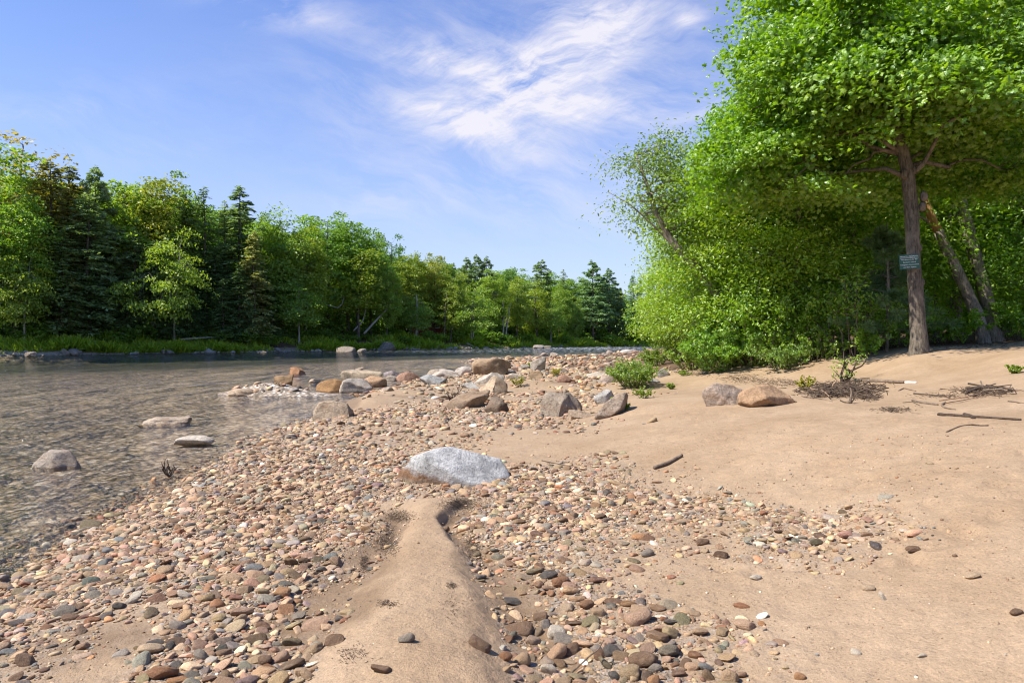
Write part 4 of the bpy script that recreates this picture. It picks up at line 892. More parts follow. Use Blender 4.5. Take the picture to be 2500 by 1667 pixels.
for i in range(170):     # understorey shrubs
    px = -120+1800*(i+rt.random())/170; d0 = ZC*F_/(bank_y(px)-HY); d = d0+(rt.uniform(2.5, 10) if i % 2 else rt.uniform(10, 34)); x = (px-CX)/F_*d
    s = rt.uniform(.6, 1.25)*(1 if i % 2 else 1.7)*(1 if px < 950 else 1.1); g = .8 if px < 900 else 1.
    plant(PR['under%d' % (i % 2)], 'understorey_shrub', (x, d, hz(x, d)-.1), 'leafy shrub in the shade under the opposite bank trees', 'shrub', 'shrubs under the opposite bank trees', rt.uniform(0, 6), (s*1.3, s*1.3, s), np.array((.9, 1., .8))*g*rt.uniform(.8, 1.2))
# hanging low boughs that close the dark hemlock stand down to the ferns
for i in range(40):
    px = -40+760*(i+rt.random())/40; d0 = ZC*F_/(bank_y(px)-HY); d = d0+rt.uniform(4, 16); x = (px-CX)/F_*d; s = rt.uniform(.3, .62)
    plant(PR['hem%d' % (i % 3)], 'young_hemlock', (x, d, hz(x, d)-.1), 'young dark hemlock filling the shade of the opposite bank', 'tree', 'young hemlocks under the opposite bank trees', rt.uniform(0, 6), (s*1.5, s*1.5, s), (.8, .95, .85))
# leaning pale trunks, dead boughs and shore logs
def stick(name, label, cat, pts, r0, r1, mat, sides=6, group=None, wob=.12):
    p = np.array(pts, float); c = p.mean(0); tt = np.linspace(0, 1, max(10, 4*len(p))); k = np.linspace(0, 1, len(p))
    q = np.stack([np.interp(tt, k, p[:, i]) for i in range(3)], 1); sm = q.copy(); sm[1:-1] = (q[:-2]+q[1:-1]*2+q[2:])/4
    mb = MB(); mb.tube(sm-c, np.linspace(r0, r1, len(tt)), sides, wob, len(pts)*7); o = mb.build(name, mat); o.location = c
    return tag(o, label, cat, group)
def far(px, py, off):
    d = ZC*F_/(bank_y(px)-HY)+off; return at(px, py, d)
stick('leaning_tree', 'long pale trunk leaning out over the opposite bank rock mound', 'tree trunk', [far(888, 815, 5), far(920, 780, 4.5), (far(945, 755, 4)), far(960, 728, 4)], .22, .10, M['bark_pale'])
stick('leaning_tree', 'crooked pale trunk leaning beside the long one on the opposite bank', 'tree trunk', [far(862, 808, 6), far(885, 785, 5.5), far(892, 760, 5), far(897, 735, 5)], .16, .07, M['bark_pale'])
stick('dead_bough', 'bare whitish dead bough hanging over the opposite shore', 'branch', [far(802, 745, 4), far(825, 752, 3.6), far(835, 742, 3.5), far(840, 725, 3.5)], .08, .03, M['bark_pale'])
stick('fallen_log', 'thin pale log lying across the ferns on the opposite bank', 'log', [far(440, 828, 2.5), far(490, 825, 2.5), far(540, 821, 2.8)], .12, .06, M['bark_pale'])
stick('fallen_log', 'pale log slanting down the opposite bank near the rough rock mound', 'log', [far(1035, 842, 2), far(1058, 847, 1.4)], .14, .08, M['bark_pale'])
stick('fallen_log', 'pale log slanting down the eroded opposite bank', 'log', [far(1140, 838, 2.5), far(1168, 850, .8)], .16, .1, M['bark_pale'])
stick('fallen_log', 'grey log propped by the pale rock at the head of the rapids', 'log', [far(1275, 851, .6), (far(1298, 841, 1.2))], .2, .12, M['bark_pale'])
for lab, pxs in (('pale thin stem among the trees beside the red cabin', [(1012, 842), (1020, 780), (1016, 720)]), ('dark curving stem of a tree before the cabin clearing', [(1098, 838), (1105, 790), (1122, 755)]), ('straight dark stem left of the cabin clearing stem', [(1084, 835), (1086, 780), (1090, 720)]), ('twin pale stem below the golden green tree, first', [(1228, 826), (1230, 780), (1228, 730)]), ('twin pale stem below the golden green tree, thinner', [(1234, 826), (1238, 790), (1246, 740)]), ('short pale stem at the grassy opposite shore', [(1152, 840), (1156, 805), (1160, 780)])):
    stick('tree_stem', lab, 'tree trunk', [far(a, b_, 5) for a, b_ in pxs], .2, .1, M['bark_pale' if 'pale' in lab else 'bark_far'], 6, None)
# ferns and grass along the opposite bank: nobody could count them
def strip():
    r = np.random.default_rng(31); n = 70000; px = r.uniform(-200, 1640, n); d0 = ZC*F_/(bank_y(px)-HY)
    dens = np.interp(px, [-200, 560, 640, 720, 800, 900, 1060, 1180, 1400, 1640], [1, 1, .35, .8, .6, .8, .35, 1, .8, .7])
    off = .25+6.5*r.random(n)**1.5; d = d0+off; x = (px-CX)/F_*d; nz = n2(x, d, .22, 3, 8); keep = r.random(n) < dens*np.clip(.55+1.9*nz, .04, 1); nzk = nz[keep]; x, d, off, px = x[keep], d[keep], off[keep], px[keep]
    z = height(x, d, False); m = len(x)
    nr = np.stack([r.normal(0, 1, m), r.normal(-.6, .8, m), r.uniform(.1, .9, m)], 1); nr /= np.linalg.norm(nr, axis=1, keepdims=True)
    h = r.uniform(.6, 1.9, m)*np.interp(px, [0, 600, 900, 1600], [.85, .7, .8, 1.])*np.clip(.75+1.6*nzk, .3, 1.7)
    dirv = np.stack([r.normal(0, .75, m), r.normal(-.15, .6, m), np.ones(m)], 1); dirv /= np.linalg.norm(dirv, axis=1, keepdims=True)
    u = np.cross(dirv, nr); u /= np.linalg.norm(u, axis=1, keepdims=True); w = np.cross(u, dirv)
    tv, tf = T_BLADE; V = np.stack([x, d, z-.05], -1)[:, None]+h[:, None, None]*(tv[None, :, 0:1]*u[:, None]*2.2+tv[None, :, 1:2]*dirv[:, None]+tv[None, :, 2:3]*w[:, None])
    Fc = (tf[None]+(np.arange(m)*len(tv))[:, None, None]).reshape(-1, 4)
    o = mk('bank_ferns', V.reshape(-1, 3), Fc, M['farleaf'], False, {'v': np.repeat(np.clip(r.normal(.5, .22, m), 0, 1), len(tv))}); o.color = (1.35, 1.2, .8, 1)
    tag(o, 'ferns and grass growing thick along the opposite waterline', 'ferns', kind='stuff')
strip()
def shore_stones():
    r = np.random.default_rng(41); n = 280; px = r.uniform(-50, 1560, n); d0 = ZC*F_/(bank_y(px)-HY); d = d0+r.normal(.1, .8, n); x = (px-CX)/F_*d
    dens = np.interp(px, [0, 330, 480, 560, 800, 1200, 1560], [.3, .3, .9, 1, 1, .8, .4]); k = r.random(n) < dens; x, d = x[k], d[k]; z = np.maximum(height(x, d, False), 0)
    A = np.exp(r.normal(-1.4, .5, (len(x), 1)))*np.array([[1, .8, .55]])*r.uniform(.8, 1.2, (len(x), 3)); U, Fc = ICO[2]
    P = deform(U, len(x), r, 4)*A[:, None]; P = np.einsum('nij,nvj->nvi', rotm(r.uniform(0, 6, len(x)), r.normal(0, .2, len(x)), r.normal(0, .2, len(x))), P)+np.stack([x, d, z+.05], -1)[:, None]
    c = np.array([.27, .24, .205])*np.exp(r.normal(0, .25, (len(x), 1)))
    tag(mk('shore_rubble', P.reshape(-1, 3), (Fc[None]+(np.arange(len(x))*len(U))[:, None, None]).reshape(-1, 3), M['gravel'], True, {'col': np.repeat(c, len(U), 0)}), 'grey stones strewn along the opposite waterline', 'rubble', kind='stuff')
shore_stones()
# the red cabin glimpsed between the trunks
def cabin():
    d = ZC*F_/(bank_y(1060)-HY)+15; x = (1052-CX)/F_*d; z = hz(x, d); e = empty('cabin', (x, d, z), 'small red-brown cabin glimpsed between trunks across the river', 'cabin')
    w = MB(); w.box((0, 0, 2.2), (3.6, 2.6, 2.6)); w.build('wall', M['cabin_wall'], e, False)
    rf = MB(); V = np.array([[-4, -3, 4.82], [4, -3, 4.82], [4, 3, 4.82], [-4, 3, 4.82], [-4, 0, 6.6], [4, 0, 6.6]]); rf.add(V, [[0, 1, 5, 4], [2, 3, 4, 5], [3, 2, 1, 0]], [[0, 4, 3], [1, 2, 5]]); rf.build('roof', M['cabin_roof'], e, False)
    for k in (-1.4, 1.5):
        f = MB(); f.box((k, -2.64, 2.9), (.7, .06, .8)); fo = f.build('window', M['sign_white'], e, False)
        g = MB(); g.box((k, -2.72, 2.9), (.58, .03, .68)); g.build('pane', M['glass'], fo, False)
cabin()

# ------------------------------------------------------------------ right bank
T0 = G(2245, 861); D0 = T0[1]
tp_px = [(2245, 864, 0), (2243, 820, 0), (2239, 740, 0), (2233, 640, 0), (2226, 540, 0), (2218, 450, 0), (2211, 395, 0), (2192, 330, .1), (2175, 280, .2), (2150, 215, .4), (2120, 120, .5), (2095, 20, .6), (2080, -90, .6)]
tpts = np.array([at(a, b_, D0+o) for a, b_, o in tp_px]); rad_px = [21, 18.5, 17, 16, 16, 15.5, 15, 12, 11, 10, 8, 6, 4]
e = empty('sign_tree', T0, 'big rough-barked maple on the sand edge carrying the green notice', 'tree')
rel = tpts-T0; rel[0, 2] -= .25
k_ = D0/F_
cE = lambda px, py, dd, rx, ry, rz, w_: (tuple(at(px, py, D0+dd)-T0), (rx, ry, rz), w_)
t_, c_ = broadleaf(201, rel, np.array(rad_px)*k_, [cE(2090, 150, .3, 2.8, 2.6, 1.9, 1.1), cE(1985, 245, 1.2, 1.6, 2.2, 1.1, .7), cE(1870, 290, 1.3, .75, 1.0, .4, .2), cE(1870, 400, 1.6, 1.05, 1.8, .75, .35), cE(1790, 350, 1.5, .6, .8, .3, .12), cE(2400, 120, -.6, 2.4, 2.6, 1.9, .9), cE(2230, 240, -.9, 2.6, 1.9, .8, .5), cE(2440, 215, -.4, 1.8, 2., .8, .4), cE(2150, -120, 0, 3.4, 3.2, 1.9, .9), cE(2000, 30, .6, 1.1, 2.0, 1.2, .5), cE(1900, 110, .8, .7, .9, .4, .16), cE(1970, 440, .8, 1.2, 1.3, .5, .25), cE(2110, 410, 1.7, 1.3, 1.1, .55, .28), cE(2350, 420, 2.2, 1.5, 1.2, .65, .32), cE(2320, 320, 1.0, 1.3, 1., .5, .25), cE(2480, 380, .6, 1.0, 1.4, .7, .25)], 275, 320, T_MAPLE, .115, M['bark'], M['maple'], 'x', (.50, .50, .15), 26, 14, .16, .75, .5, e)
# knots on the trunk
for px, py, rr in [(2262, 480, 13), (2259, 505, 12), (2252, 605, 9), (2256, 690, 12), (2228, 690, 7), (2204, 425, 12), (2238, 415, 10), (2250, 760, 8)]:
    U, Fc = ICO[2]; P = U*np.array([1, .9, 1.5])*rr*.72*k_; P = P*(1+.25*fbm(U*3+px, 2, 3)[:, None]); kb = MB(); kb.add(P+at(px+(-7 if px > 2230 else 5), py, D0-.06)-T0, None, Fc); kb.build('knot', M['bark'], e)
# notice
def sign():
    c = at(2220, 639, D0-.30); hw, hh = 25.5*D0/F_, 17.5*D0/F_
    s = empty('notice_board', c, 'green notice with white lettering nailed to the rough maple trunk', 'sign'); s.rotation_euler = (0, R(-4.5), R(6))
    b_ = MB(); b_.box((0, 0, 0), (hw, .008, hh)); o = b_.build('panel', M['sign_green'], s, False)
    u = MB(); u.box((0, -.0105, hh*.50), (hw*.93, .002, hh*.018)); u.build('rule_line', M['sign_white'], s, False)
    rows = [('PRIVATE  PROPERTY', .70, .22, .92), ('This Beach is for the', .28, .19, .82), ('Exclusive Use of', -.06, .19, .64), ('Evergreens Homeowners', -.40, .19, .92), ('and their Guests', -.74, .19, .64)]
    for txt, zz, hgt, wd in rows:
        cu = bpy.data.curves.new('lettering', 'FONT'); cu.body = txt; cu.align_x = 'CENTER'; cu.align_y = 'CENTER'; cu.size = 1; cu.extrude = .012; cu.offset = 0.0
        to = bpy.data.objects.new('lettering', cu); COL.objects.link(to); bpy.context.view_layer.update()
        me = bpy.data.meshes.new_from_object(to.evaluated_get(bpy.context.evaluated_depsgraph_get())); bpy.data.objects.remove(to)
        w0 = max(v.co.x for v in me.vertices)-min(v.co.x for v in me.vertices); sx = hw*2*wd/w0; sy = hh*hgt*1.15
        for v in me.vertices: v.co = Vector((v.co.x*sx, -.0095-.002*(1 if v.co.z > 0 else 0), v.co.y*sy+zz*hh))
        me.materials.clear(); me.materials.append(M['sign_white']); lo = bpy.data.objects.new('lettering', me); COL.objects.link(lo); lo.parent = s
    for zz in (.88, -.92):
        n_ = MB(); n_.tube([(hw*.25, -.016, zz*hh), (hw*.25, .10, zz*hh)], .006, 8); n_.build('nail', M['steel'], s)
sign()
# two leaning trees behind it
def px_tree(name, lab, pts, d, rp, mat, ells=None, clumps=0, per=0, seed=0, lmat='maple', ls=.15, tpl=T_MAPLE):
    b0 = at(pts[0][0], pts[0][1], d); e = empty(name, b0, lab, 'tree'); rel = np.array([at(a, c, d)-b0 for a, c in pts]); rel[0, 2] -= .3
    if ells:
        broadleaf(seed, rel, np.array(rp)*d/F_, [(tuple(at(a, c, d+dd)-b0), rr, w_) for a, c, dd, rr, w_ in ells], clumps, per, tpl, ls, M[mat], M[lmat], 'x', (.5, .5, .2), 10, 10, .12, .75, .5, e)
    else:
        n = len(pts); mb = MB(); tt = np.linspace(0, 1, 22); k = np.linspace(0, 1, n); q = np.stack([np.interp(tt, k, rel[:, i]) for i in range(3)], 1); rr = np.interp(tt, k, np.array(rp)*d/F_); cut = 13
        mb.tube(q[:cut+1], rr[:cut+1], 10, .14, 3); mb.build('trunk', M[mat], e)
        m2 = MB(); m2.tube(q[cut:], rr[cut:]*.97, 9, .2, 5); m2.build('stripped_top', M['stripped'], e)
        m3 = MB(); m3.tube(bez(q[12], at(2240, 527, d-.1)-b0, .15, np.random.default_rng(2), 6, .03), np.linspace(.07, .03, 6), 6); m3.build('branch', M[mat], e)
    return e
DL = G(2405, 838)[1]; DL = min(DL, 22)
px_tree('leaning_dead_tree', 'dead leaning trunk with an orange bark-stripped top, behind the notice tree', [(2408, 840), (2385, 770), (2350, 690), (2312, 610), (2280, 545), (2258, 490), (2228, 432)], DL, [17, 15, 13.5, 12.5, 11.5, 9, 4], 'bark_grey')
px_tree('leaning_tree', 'leafy tree leaning parallel to the dead trunk at the sand edge', [(2436, 838), (2412, 740), (2380, 620), (2345, 480), (2300, 360), (2262, 240), (2230, 120), (2210, 0)], DL+.6, [17, 15, 14, 13, 12, 10, 8, 5], 'bark_grey', [(2330, 60, .5, (3.2, 2.8, 2.4), 1.), (2480, 200, .5, (2.4, 2.6, 1.6), .7), (2180, 210, 1., (2.4, 2.4, 1.2), .5)], 150, 120, 202)
# maples and the leaning riverside tree behind the thicket
def ell_tree(lab, name, px, py0, d, top, cr, cb, col, seed, mat='maple', ls=.17, clumps=150, per=105, tpl=T_OVAL):
    b0 = at(px, py0, d); b0[2] = hz(b0[0], d); H = ZC+(HY-top)/F_*d-b0[2]; e = empty(name, b0, lab, 'tree'); cbh = H*cb; r = np.random.default_rng(seed)
    t, c = broadleaf(seed, [(0, 0, -.3), (.15*r.normal(), .15*r.normal(), H*.4), (.3*r.normal(), .3*r.normal(), H*.92)], [H*.014, H*.011, H*.002], [((0, 0, (H+cbh)/2), (cr, cr, (H-cbh)/2), 1.), ((r.normal()*cr*.3, r.normal()*cr*.3, cbh+(H-cbh)*.3), (cr*1.1, cr*1.1, (H-cbh)*.3), .5)], clumps, per, tpl, ls, M['bark_grey'], M[mat], 'x', (.45, .45, .18), 12, 8, .1, .7, .5, e)
    c.color = (*col, 1); return e
ell_tree('dark green maple whose crown edge cuts the sky above the thicket', 'maple_tree', 1925, 850, 23, 215, 2.5, .42, (.85, .92, .9), 210)
ell_tree('smaller maple stepping down towards the river behind the thicket', 'maple_tree', 1835, 850, 27, 350, 1.8, .38, (1., 1., .9), 211, clumps=85)
ell_tree('tall maple filling the sky between the notice tree and the frame top', 'maple_tree', 2060, 840, 25, -60, 4.2, .40, (.9, 1., .9), 212, clumps=130)
ell_tree('deep green maple behind the two leaning trunks', 'maple_tree', 2330, 835, 27, -80, 4.6, .30, (.85, .95, .85), 213, clumps=130)
ell_tree('shaded maple at the edge of the frame behind the leaning trees', 'maple_tree', 2530, 835, 25, -40, 4.2, .22, (.7, .8, .75), 214, clumps=130)
px_tree('leaning_riverside_tree', 'thin-leaved tree leaning out from the thicket towards the river', [(1820, 860), (1760, 730), (1705, 665), (1640, 590), (1600, 520), (1575, 440), (1555, 380)], 22.5, [12, 11, 10, 8.5, 6.5, 4.5, 2.5], 'bark_grey', [(1625, 420, 0, (.6, .7, 1.1), .5), (1580, 500, 0, (.75, .8, .5), .3), (1650, 500, .3, (.8, .9, 1.2), .8), (1545, 405, 0, (.35, .4, .3), .15), (1690, 590, .3, (.9, .9, .9), .4), (1618, 365, 0, (.22, .3, .5), .15)], 140, 62, 221, 'shrub', .11, T_OVAL)
stick('bare_branch', 'bare grey branch reaching out over the river from the leaning tree', 'branch', [at(1668, 625, 22.5), at(1600, 555, 22.5), at(1540, 500, 22.5), at(1483, 468, 22.5)], .045, .008, M['bark_grey'])
stick('bare_branch', 'short bare lower branch of the leaning riverside tree', 'branch', [at(1740, 680, 22.4), at(1690, 628, 22.4), at(1645, 632, 22.4)], .03, .008, M['bark_grey'])
stick('bare_branch', 'forked bare twig just above the short lower branch', 'branch', [at(1715, 665, 22.4), at(1680, 612, 22.4), at(1638, 616, 22.4)], .025, .006, M['bark_grey'])
SP = {}
for k in range(4):
    rr_ = np.random.default_rng(230+k); H = 6.
    SP[k] = proto(lambda par, k=k: broadleaf(230+k, [(0, 0, -.2), (.1, .05, 2), (-.1*k, .15, 4), (0, 0, 5.6)], [.055, .045, .03, .008], [((0, 0, 3.9), (1.6, 1.6, 2.1), 1.), ((.5-.3*k, .2, 2.2), (1.8, 1.8, 1.4), .7)], 150, 90, T_OVAL, .095, M['bark_grey'], M['sap'], 'x', (.36, .36, .13), 12, 6, .1, .8, .5, par))
SPOS = [(1700, 25, 1.05, (1.05, 1.0, 1), 'light sapling at the thicket corner above the willow bush'), (1765, 23, 1.1, (1., 1.05, 1), 'bright sapling just inside the thicket corner'), (1830, 22, 1.25, (1.15, 1.05, .9), 'yellow-green sapling over the low front bush'), (1890, 24.5, 1.5, (1.1, 1., .9), 'tall yellowish sapling at mid thicket'), (1955, 21.5, 1.2, (1., 1., .9), 'sapling in front of the tall yellowish one'), (2015, 23.5, 1.45, (1.25, 1.1, .8), 'golden sapling with a dark forked stem'), (2075, 22, 1.0, (.9, 1., .9), 'sapling beside the golden one'), (2120, 25, 1.4, (1., 1.1, .9), 'green sapling behind the multi-stemmed shrub'), (2190, 24, 1.5, (1.05, 1.1, .9), 'deep green sapling behind the notice'), (2285, 27, 1.45, (1.05, 1.1, .9), 'sapling between the notice tree and dead trunk'), (2350, 28, 1.4, (1., 1.1, .9), 'sapling seen through the two leaning trunks'), (2500, 24, 1.3, (.85, 1., .85), 'shaded sapling past the leaning tree'), (2540, 22, 1.1, (.8, .95, .85), 'shaded sapling cut by the frame edge'), (1660, 30, .9, (1.1, 1., .9), 'pale sapling peeping out behind the willow bush'), (2420, 29, 1.7, (.95, 1.05, .9), 'tall dim sapling behind the leaning tree bases'), (1735, 29, 1.5, (1.15, 1.05, .85), 'tall yellow-green sapling below the leaning riverside tree'), (1655, 33, .95, (1.2, 1.05, .9), 'pale yellow-green sapling at the river corner of the thicket'), (1985, 28, 1.9, (.95, 1., .85), 'very tall thin sapling rising behind the golden one')]
for i, (px, d, s, c, lab) in enumerate(SPOS):
    x = (px-CX)/F_*d; plant(SP[i % 4], 'sapling', (x, d, hz(x, d)), lab, 'sapling', 'saplings of the thicket', rt.uniform(0, 6), (s, s, s), c)
BG = proto(lambda par: broadleaf(240, [(0, 0, -.3), (.2, 0, 6), (0, .3, 16)], [.24, .18, .04], [((0, 0, 10.5), (4.6, 4.6, 7.5), 1.), ((0, 0, 4.5), (4.8, 4.8, 3.4), .5)], 300, 70, T_RHOMB, .34, M['bark_grey'], M['maple'], 'x', (.9, .9, .35), 12, 6, .1, .6, .45, par))
for i in range(24):
    px = 1800+1000*(i+rt.random())/24; d = rt.uniform(34, 60); x = (px-CX)/F_*d; s = rt.uniform(.9, 1.2)*(d/40)**.3*np.interp(px, [1800, 1950, 2100], [.55, .8, 1.]); plant(BG, 'forest_tree', (x, d, hz(x, d)), 'dark tree deep in the forest behind the thicket', 'tree', 'forest trees behind the thicket', rt.uniform(0, 6), (s, s, s), np.array((.8, .95, .8))*rt.uniform(.8, 1.2))
x = (1690-CX)/F_*62; plant(PR['pine1'], 'pine_tree', (x, 62, hz(x, 62)), 'dark pine showing between the willow bush and leaning tree', 'tree', None, 1., (.36, .36, .33), (.7, .9, .95))
# soft pine sapling beside the notice tree
def soft_pine():
    d = 19.; x = (2165-CX)/F_*d; z = hz(x, d); e = empty('pine_sapling', (x, d, z), 'soft-needled young pine behind the notice trunk', 'tree'); r = np.random.default_rng(5); mb = MB(); mb.tube([(0, 0, -.1), (.05, 0, 2), (0, 0, 3.6)], [.05, .035, .01], 6); P, Nn, Y, S, Vv = [], [], [], [], []
    for q in range(46):
        zz = r.uniform(.5, 3.5); a = r.uniform(0, 6.28); L = 1.75*(1-zz/4.2)*r.uniform(.6, 1.1); dx = np.array([math.cos(a), math.sin(a), .12]); br = bez(np.array([0, 0, zz]), np.array([0, 0, zz])+dx*L, .03, r, 5, .02); mb.tube(br, np.linspace(.014, .005, 5), 4)
        for t in np.linspace(.3, 1, 8):
            m = 60; c = br[min(4, int(t*4))]*(1-(t*4 % 1))+br[min(4, int(t*4)+1)]*(t*4 % 1); dd = r.normal(size=(m, 3))+dx*.9; dd /= np.linalg.norm(dd, axis=1, keepdims=True); P.append(c+dd*.06); Nn.append(dd); S.append(np.full(m, .14)); Vv.append(np.clip(r.normal(.5, .2, m), 0, 1))
    P, dd, S, Vv = map(np.concatenate, (P, Nn, S, Vv)); w_ = np.cross(dd, r.normal(size=dd.shape)); w_ /= np.linalg.norm(w_, axis=1, keepdims=True)
    V = np.stack([P-w_*.006, P+w_*.006, P+dd*S[:, None]+w_*.002, P+dd*S[:, None]-w_*.002], 1).reshape(-1, 3); Fc = np.arange(len(V)).reshape(-1, 4)
    mb.build('trunk', M['bark_grey'], e); mk('crown', V, Fc, M['softpine'], False, {'v': np.repeat(Vv, 4)}, e)
soft_pine()
# shrubs
def put_shrub(px, py, name, lab, h, sp, stems, per, ls, mat, col, seed, tpl=T_OVAL, srad=.012, low=.1, d=None, **k):
    g = G(px, py) if d is None else np.array([(px-CX)/F_*d, d, hz((px-CX)/F_*d, d)])
    e = empty(name, g, lab, 'shrub'); t, c = shrub(seed, stems, h, sp, per, tpl, ls, M['drift'], M[mat], srad, low, e, **k); c.color = (*col, 1); return e
put_shrub(1660, 897, 'willow_bush', 'large rounded willow bush at the river edge of the thicket', 2.5, 1.9, 46, 62, .10, 'shrub', (1.25, 1.15, .85), 301, d=31)
put_shrub(1735, 893, 'willow_bush', 'second willow bush with some brownish twigs joined to the large one', 2.6, 1.9, 34, 52, .10, 'shrub', (1.15, 1., .85), 302, d=27)
put_shrub(1545, 945, 'willow_tuft', 'small upright willow tuft on the gravel beside the sand bank', .85, .85, 60, 30, .06, 'shrub', (1.2, 1.2, .9), 303, low=.05)
put_shrub(1750, 905, 'leafy_bush', 'fresh green leafy bush bulging onto the sand from the thicket', 1.35, 1.25, 44, 50, .085, 'shrub', (1.1, 1.3, .75), 304, low=.02)
put_shrub(1830, 893, 'leafy_bush', 'broad bush beside the bulging fresh green one', 1.5, 1.3, 36, 44, .085, 'shrub', (1.05, 1.2, .75), 305, low=.02)
put_shrub(1915, 900, 'low_bush', 'low grey-green bush spilling over driftwood at the sand edge', .8, 1.1, 40, 36, .065, 'shrub', (.95, 1.05, 1.1), 306, low=.02)
put_shrub(1990, 880, 'low_bush', 'thin low bush with dead twigs at the thicket foot', .9, 1.0, 26, 30, .08, 'sap', (.9, .9, .8), 307, low=.1)
put_shrub(2085, 868, 'multi_stem_shrub', 'dark multi-stemmed shrub fanning up beside the notice tree', 2.5, 1.4, 22, 34, .10, 'sap', (.95, 1., .8), 308, srad=.022, low=.4)
put_shrub(2115, 872, 'seedling_bush', 'bright leafy seedling at the foot of the multi-stemmed shrub', .75, .55, 16, 24, .10, 'sap', (1.1, 1.1, .8), 309)
put_shrub(2190, 838, 'low_bush', 'low shaded bush just behind the notice trunk base', 1.2, 1.3, 24, 30, .10, 'sap', (1., 1.1, .85), 310, d=20.5)
put_shrub(2320, 834, 'low_bush', 'low leafy bush between notice tree and leaning trunks', 1.3, 1.5, 26, 34, .11, 'sap', (1., 1.1, .8), 311, d=22)
put_shrub(2480, 832, 'low_bush', 'dark low bush by the leaning tree at the frame edge', 1.4, 1.5, 26, 34, .11, 'sap', (.8, .95, .8), 312, d=22)
put_shrub(1860, 880, 'thicket_bush', 'tall bush filling the thicket behind the broad bush', 2.6, 1.6, 34, 40, .11, 'sap', (1., 1.05, .85), 313, d=21.5)
put_shrub(1960, 868, 'thicket_bush', 'tall bush filling the mid thicket under the golden sapling', 2.5, 1.5, 30, 40, .11, 'sap', (.9, 1., .8), 314, d=21)
put_shrub(1690, 903, 'low_bush', 'low bright bush stepping down to the sand below the second willow bush', .95, 1.0, 36, 34, .075, 'shrub', (1.2, 1.2, .85), 317, low=.02)
put_shrub(1600, 893, 'low_bush', 'low loose bush at the river corner of the large willow bush', .8, .9, 34, 30, .075, 'shrub', (1.25, 1.15, .85), 318, low=.02)
put_shrub(1785, 880, 'thicket_bush', 'tall bush behind the fresh green leafy bush', 2.8, 1.5, 34, 40, .11, 'sap', (1., 1.05, .8), 315, d=23)
put_shrub(2040, 860, 'thicket_bush', 'tall airy bush beside the multi-stemmed shrub', 2.2, 1.4, 26, 36, .11, 'sap', (1., 1.05, .8), 316, d=20.5)
for i, (px, py, h, sp, lab) in enumerate([(1570, 972, .28, .30, 'green sprouts trailing over the sloping boulder, longest clump'), (1525, 1000, .16, .14, 'small green sprouts at the foot of the sloping boulder'), (1500, 985, .16, .12, 'small green sprouts halfway up the sloping boulder'), (1640, 950, .16, .16, 'tiny green sprouts alone on the sand above the boulders'), (1290, 900, .45, .3, 'grass tuft against the grey-green boulder'), (1358, 918, .4, .25, 'dry grass tuft by the reddish slab'), (1265, 942, .35, .28, 'brownish grass tuft beside the pale pointed boulder'), (2475, 912, .16, .16, 'tiny green seedling alone on the upper sand'), (1965, 952, .3, .2, 'leafy sprout beside the orange-brown slab boulder'), (1672, 917, .2, .25, 'sprouting twigs on sand below the willow bush'), (838, 945, .22, .16, 'moss and grass patch on the ochre boulder in the water')]):
    g = G(px, py); e = empty('grass_tuft', g, lab, 'grass tuft'); r = np.random.default_rng(i+60)
    t, c = shrub(320+i, 16, h, sp, 12, T_OVAL, .05, M['drift_dark'], M['shrub'], .004, .05, e); c.color = (1.3, 1.15, .8, 1) if 'brown' not in lab and 'dry' not in lab else (1.8, 1.1, .8, 1)

# ------------------------------------------------------------------ driftwood
def ground_stick(name, lab, pts, wpx, mat, lift=.0, group=None, tip=.45, ups=None):
    P = []
    for i, (a, c) in enumerate(pts):
        g = G(a, c); P.append(g)
    P = np.array(P); d = P[:, 1].mean(); r0 = wpx/2*d/F_
    if ups is not None:
        g0 = P[ups]; P = np.array([at(a, c, g0[1]+.02*i) for i, (a, c) in enumerate(pts)])
    else: P[:, 2] += r0*.55+lift
    return stick(name, lab, 'driftwood', P, r0, r0*tip, M[mat], 8, group, .2)
Z4 = lambda L: [(1950+a*.2338, 880+b_*.2338) for a, b_ in L]
ground_stick('driftwood_log', 'long grey driftwood log behind the brush heap on the upper sand', Z4([(540, 215), (700, 222), (900, 228), (1100, 240)]), 11, 'drift', tip=.6)
ground_stick('driftwood_log', 'short white birch piece at the end of the grey log', Z4([(1105, 237), (1165, 236), (1230, 237)]), 6, 'birch', tip=.8)
ground_stick('driftwood_log', 'longest dark driftwood log on the open sand', Z4([(1465, 572), (1600, 580), (1730, 590), (1860, 598), (2100, 612), (2320, 626)]), 9, 'drift_dark', tip=.5)
ground_stick('driftwood_log', 'stubby knot lying against the longest dark log', Z4([(1730, 572), (1800, 590), (1830, 612)]), 9, 'drift_dark', tip=.9)
ground_stick('driftwood_stick', 'thin curved stick lying alone below the longest log', Z4([(1545, 752), (1680, 692), (1820, 672), (1900, 686), (1980, 685)]), 4.5, 'drift_dark', tip=.9)
ground_stick('driftwood_stick', 'thick grey-brown stick in front of the scattered twigs', Z4([(1190, 425), (1290, 447), (1450, 468)]), 6.5, 'drift', tip=.8)
ground_stick('driftwood_stick', 'thin bowed stick beside the thick grey-brown one', Z4([(1085, 442), (1190, 434), (1265, 472)]), 2.5, 'drift_dark')
ground_stick('driftwood_stick', 'long brown stick pointing from the brush heap to the stick pile', Z4([(1205, 350), (1350, 362), (1500, 374), (1600, 404)]), 4.5, 'drift_dark')
ground_stick('driftwood_stick', 'long pale stick slanting up to the stick pile', Z4([(1470, 444), (1740, 408), (1870, 375), (1935, 348)]), 4, 'drift_tan', .03)
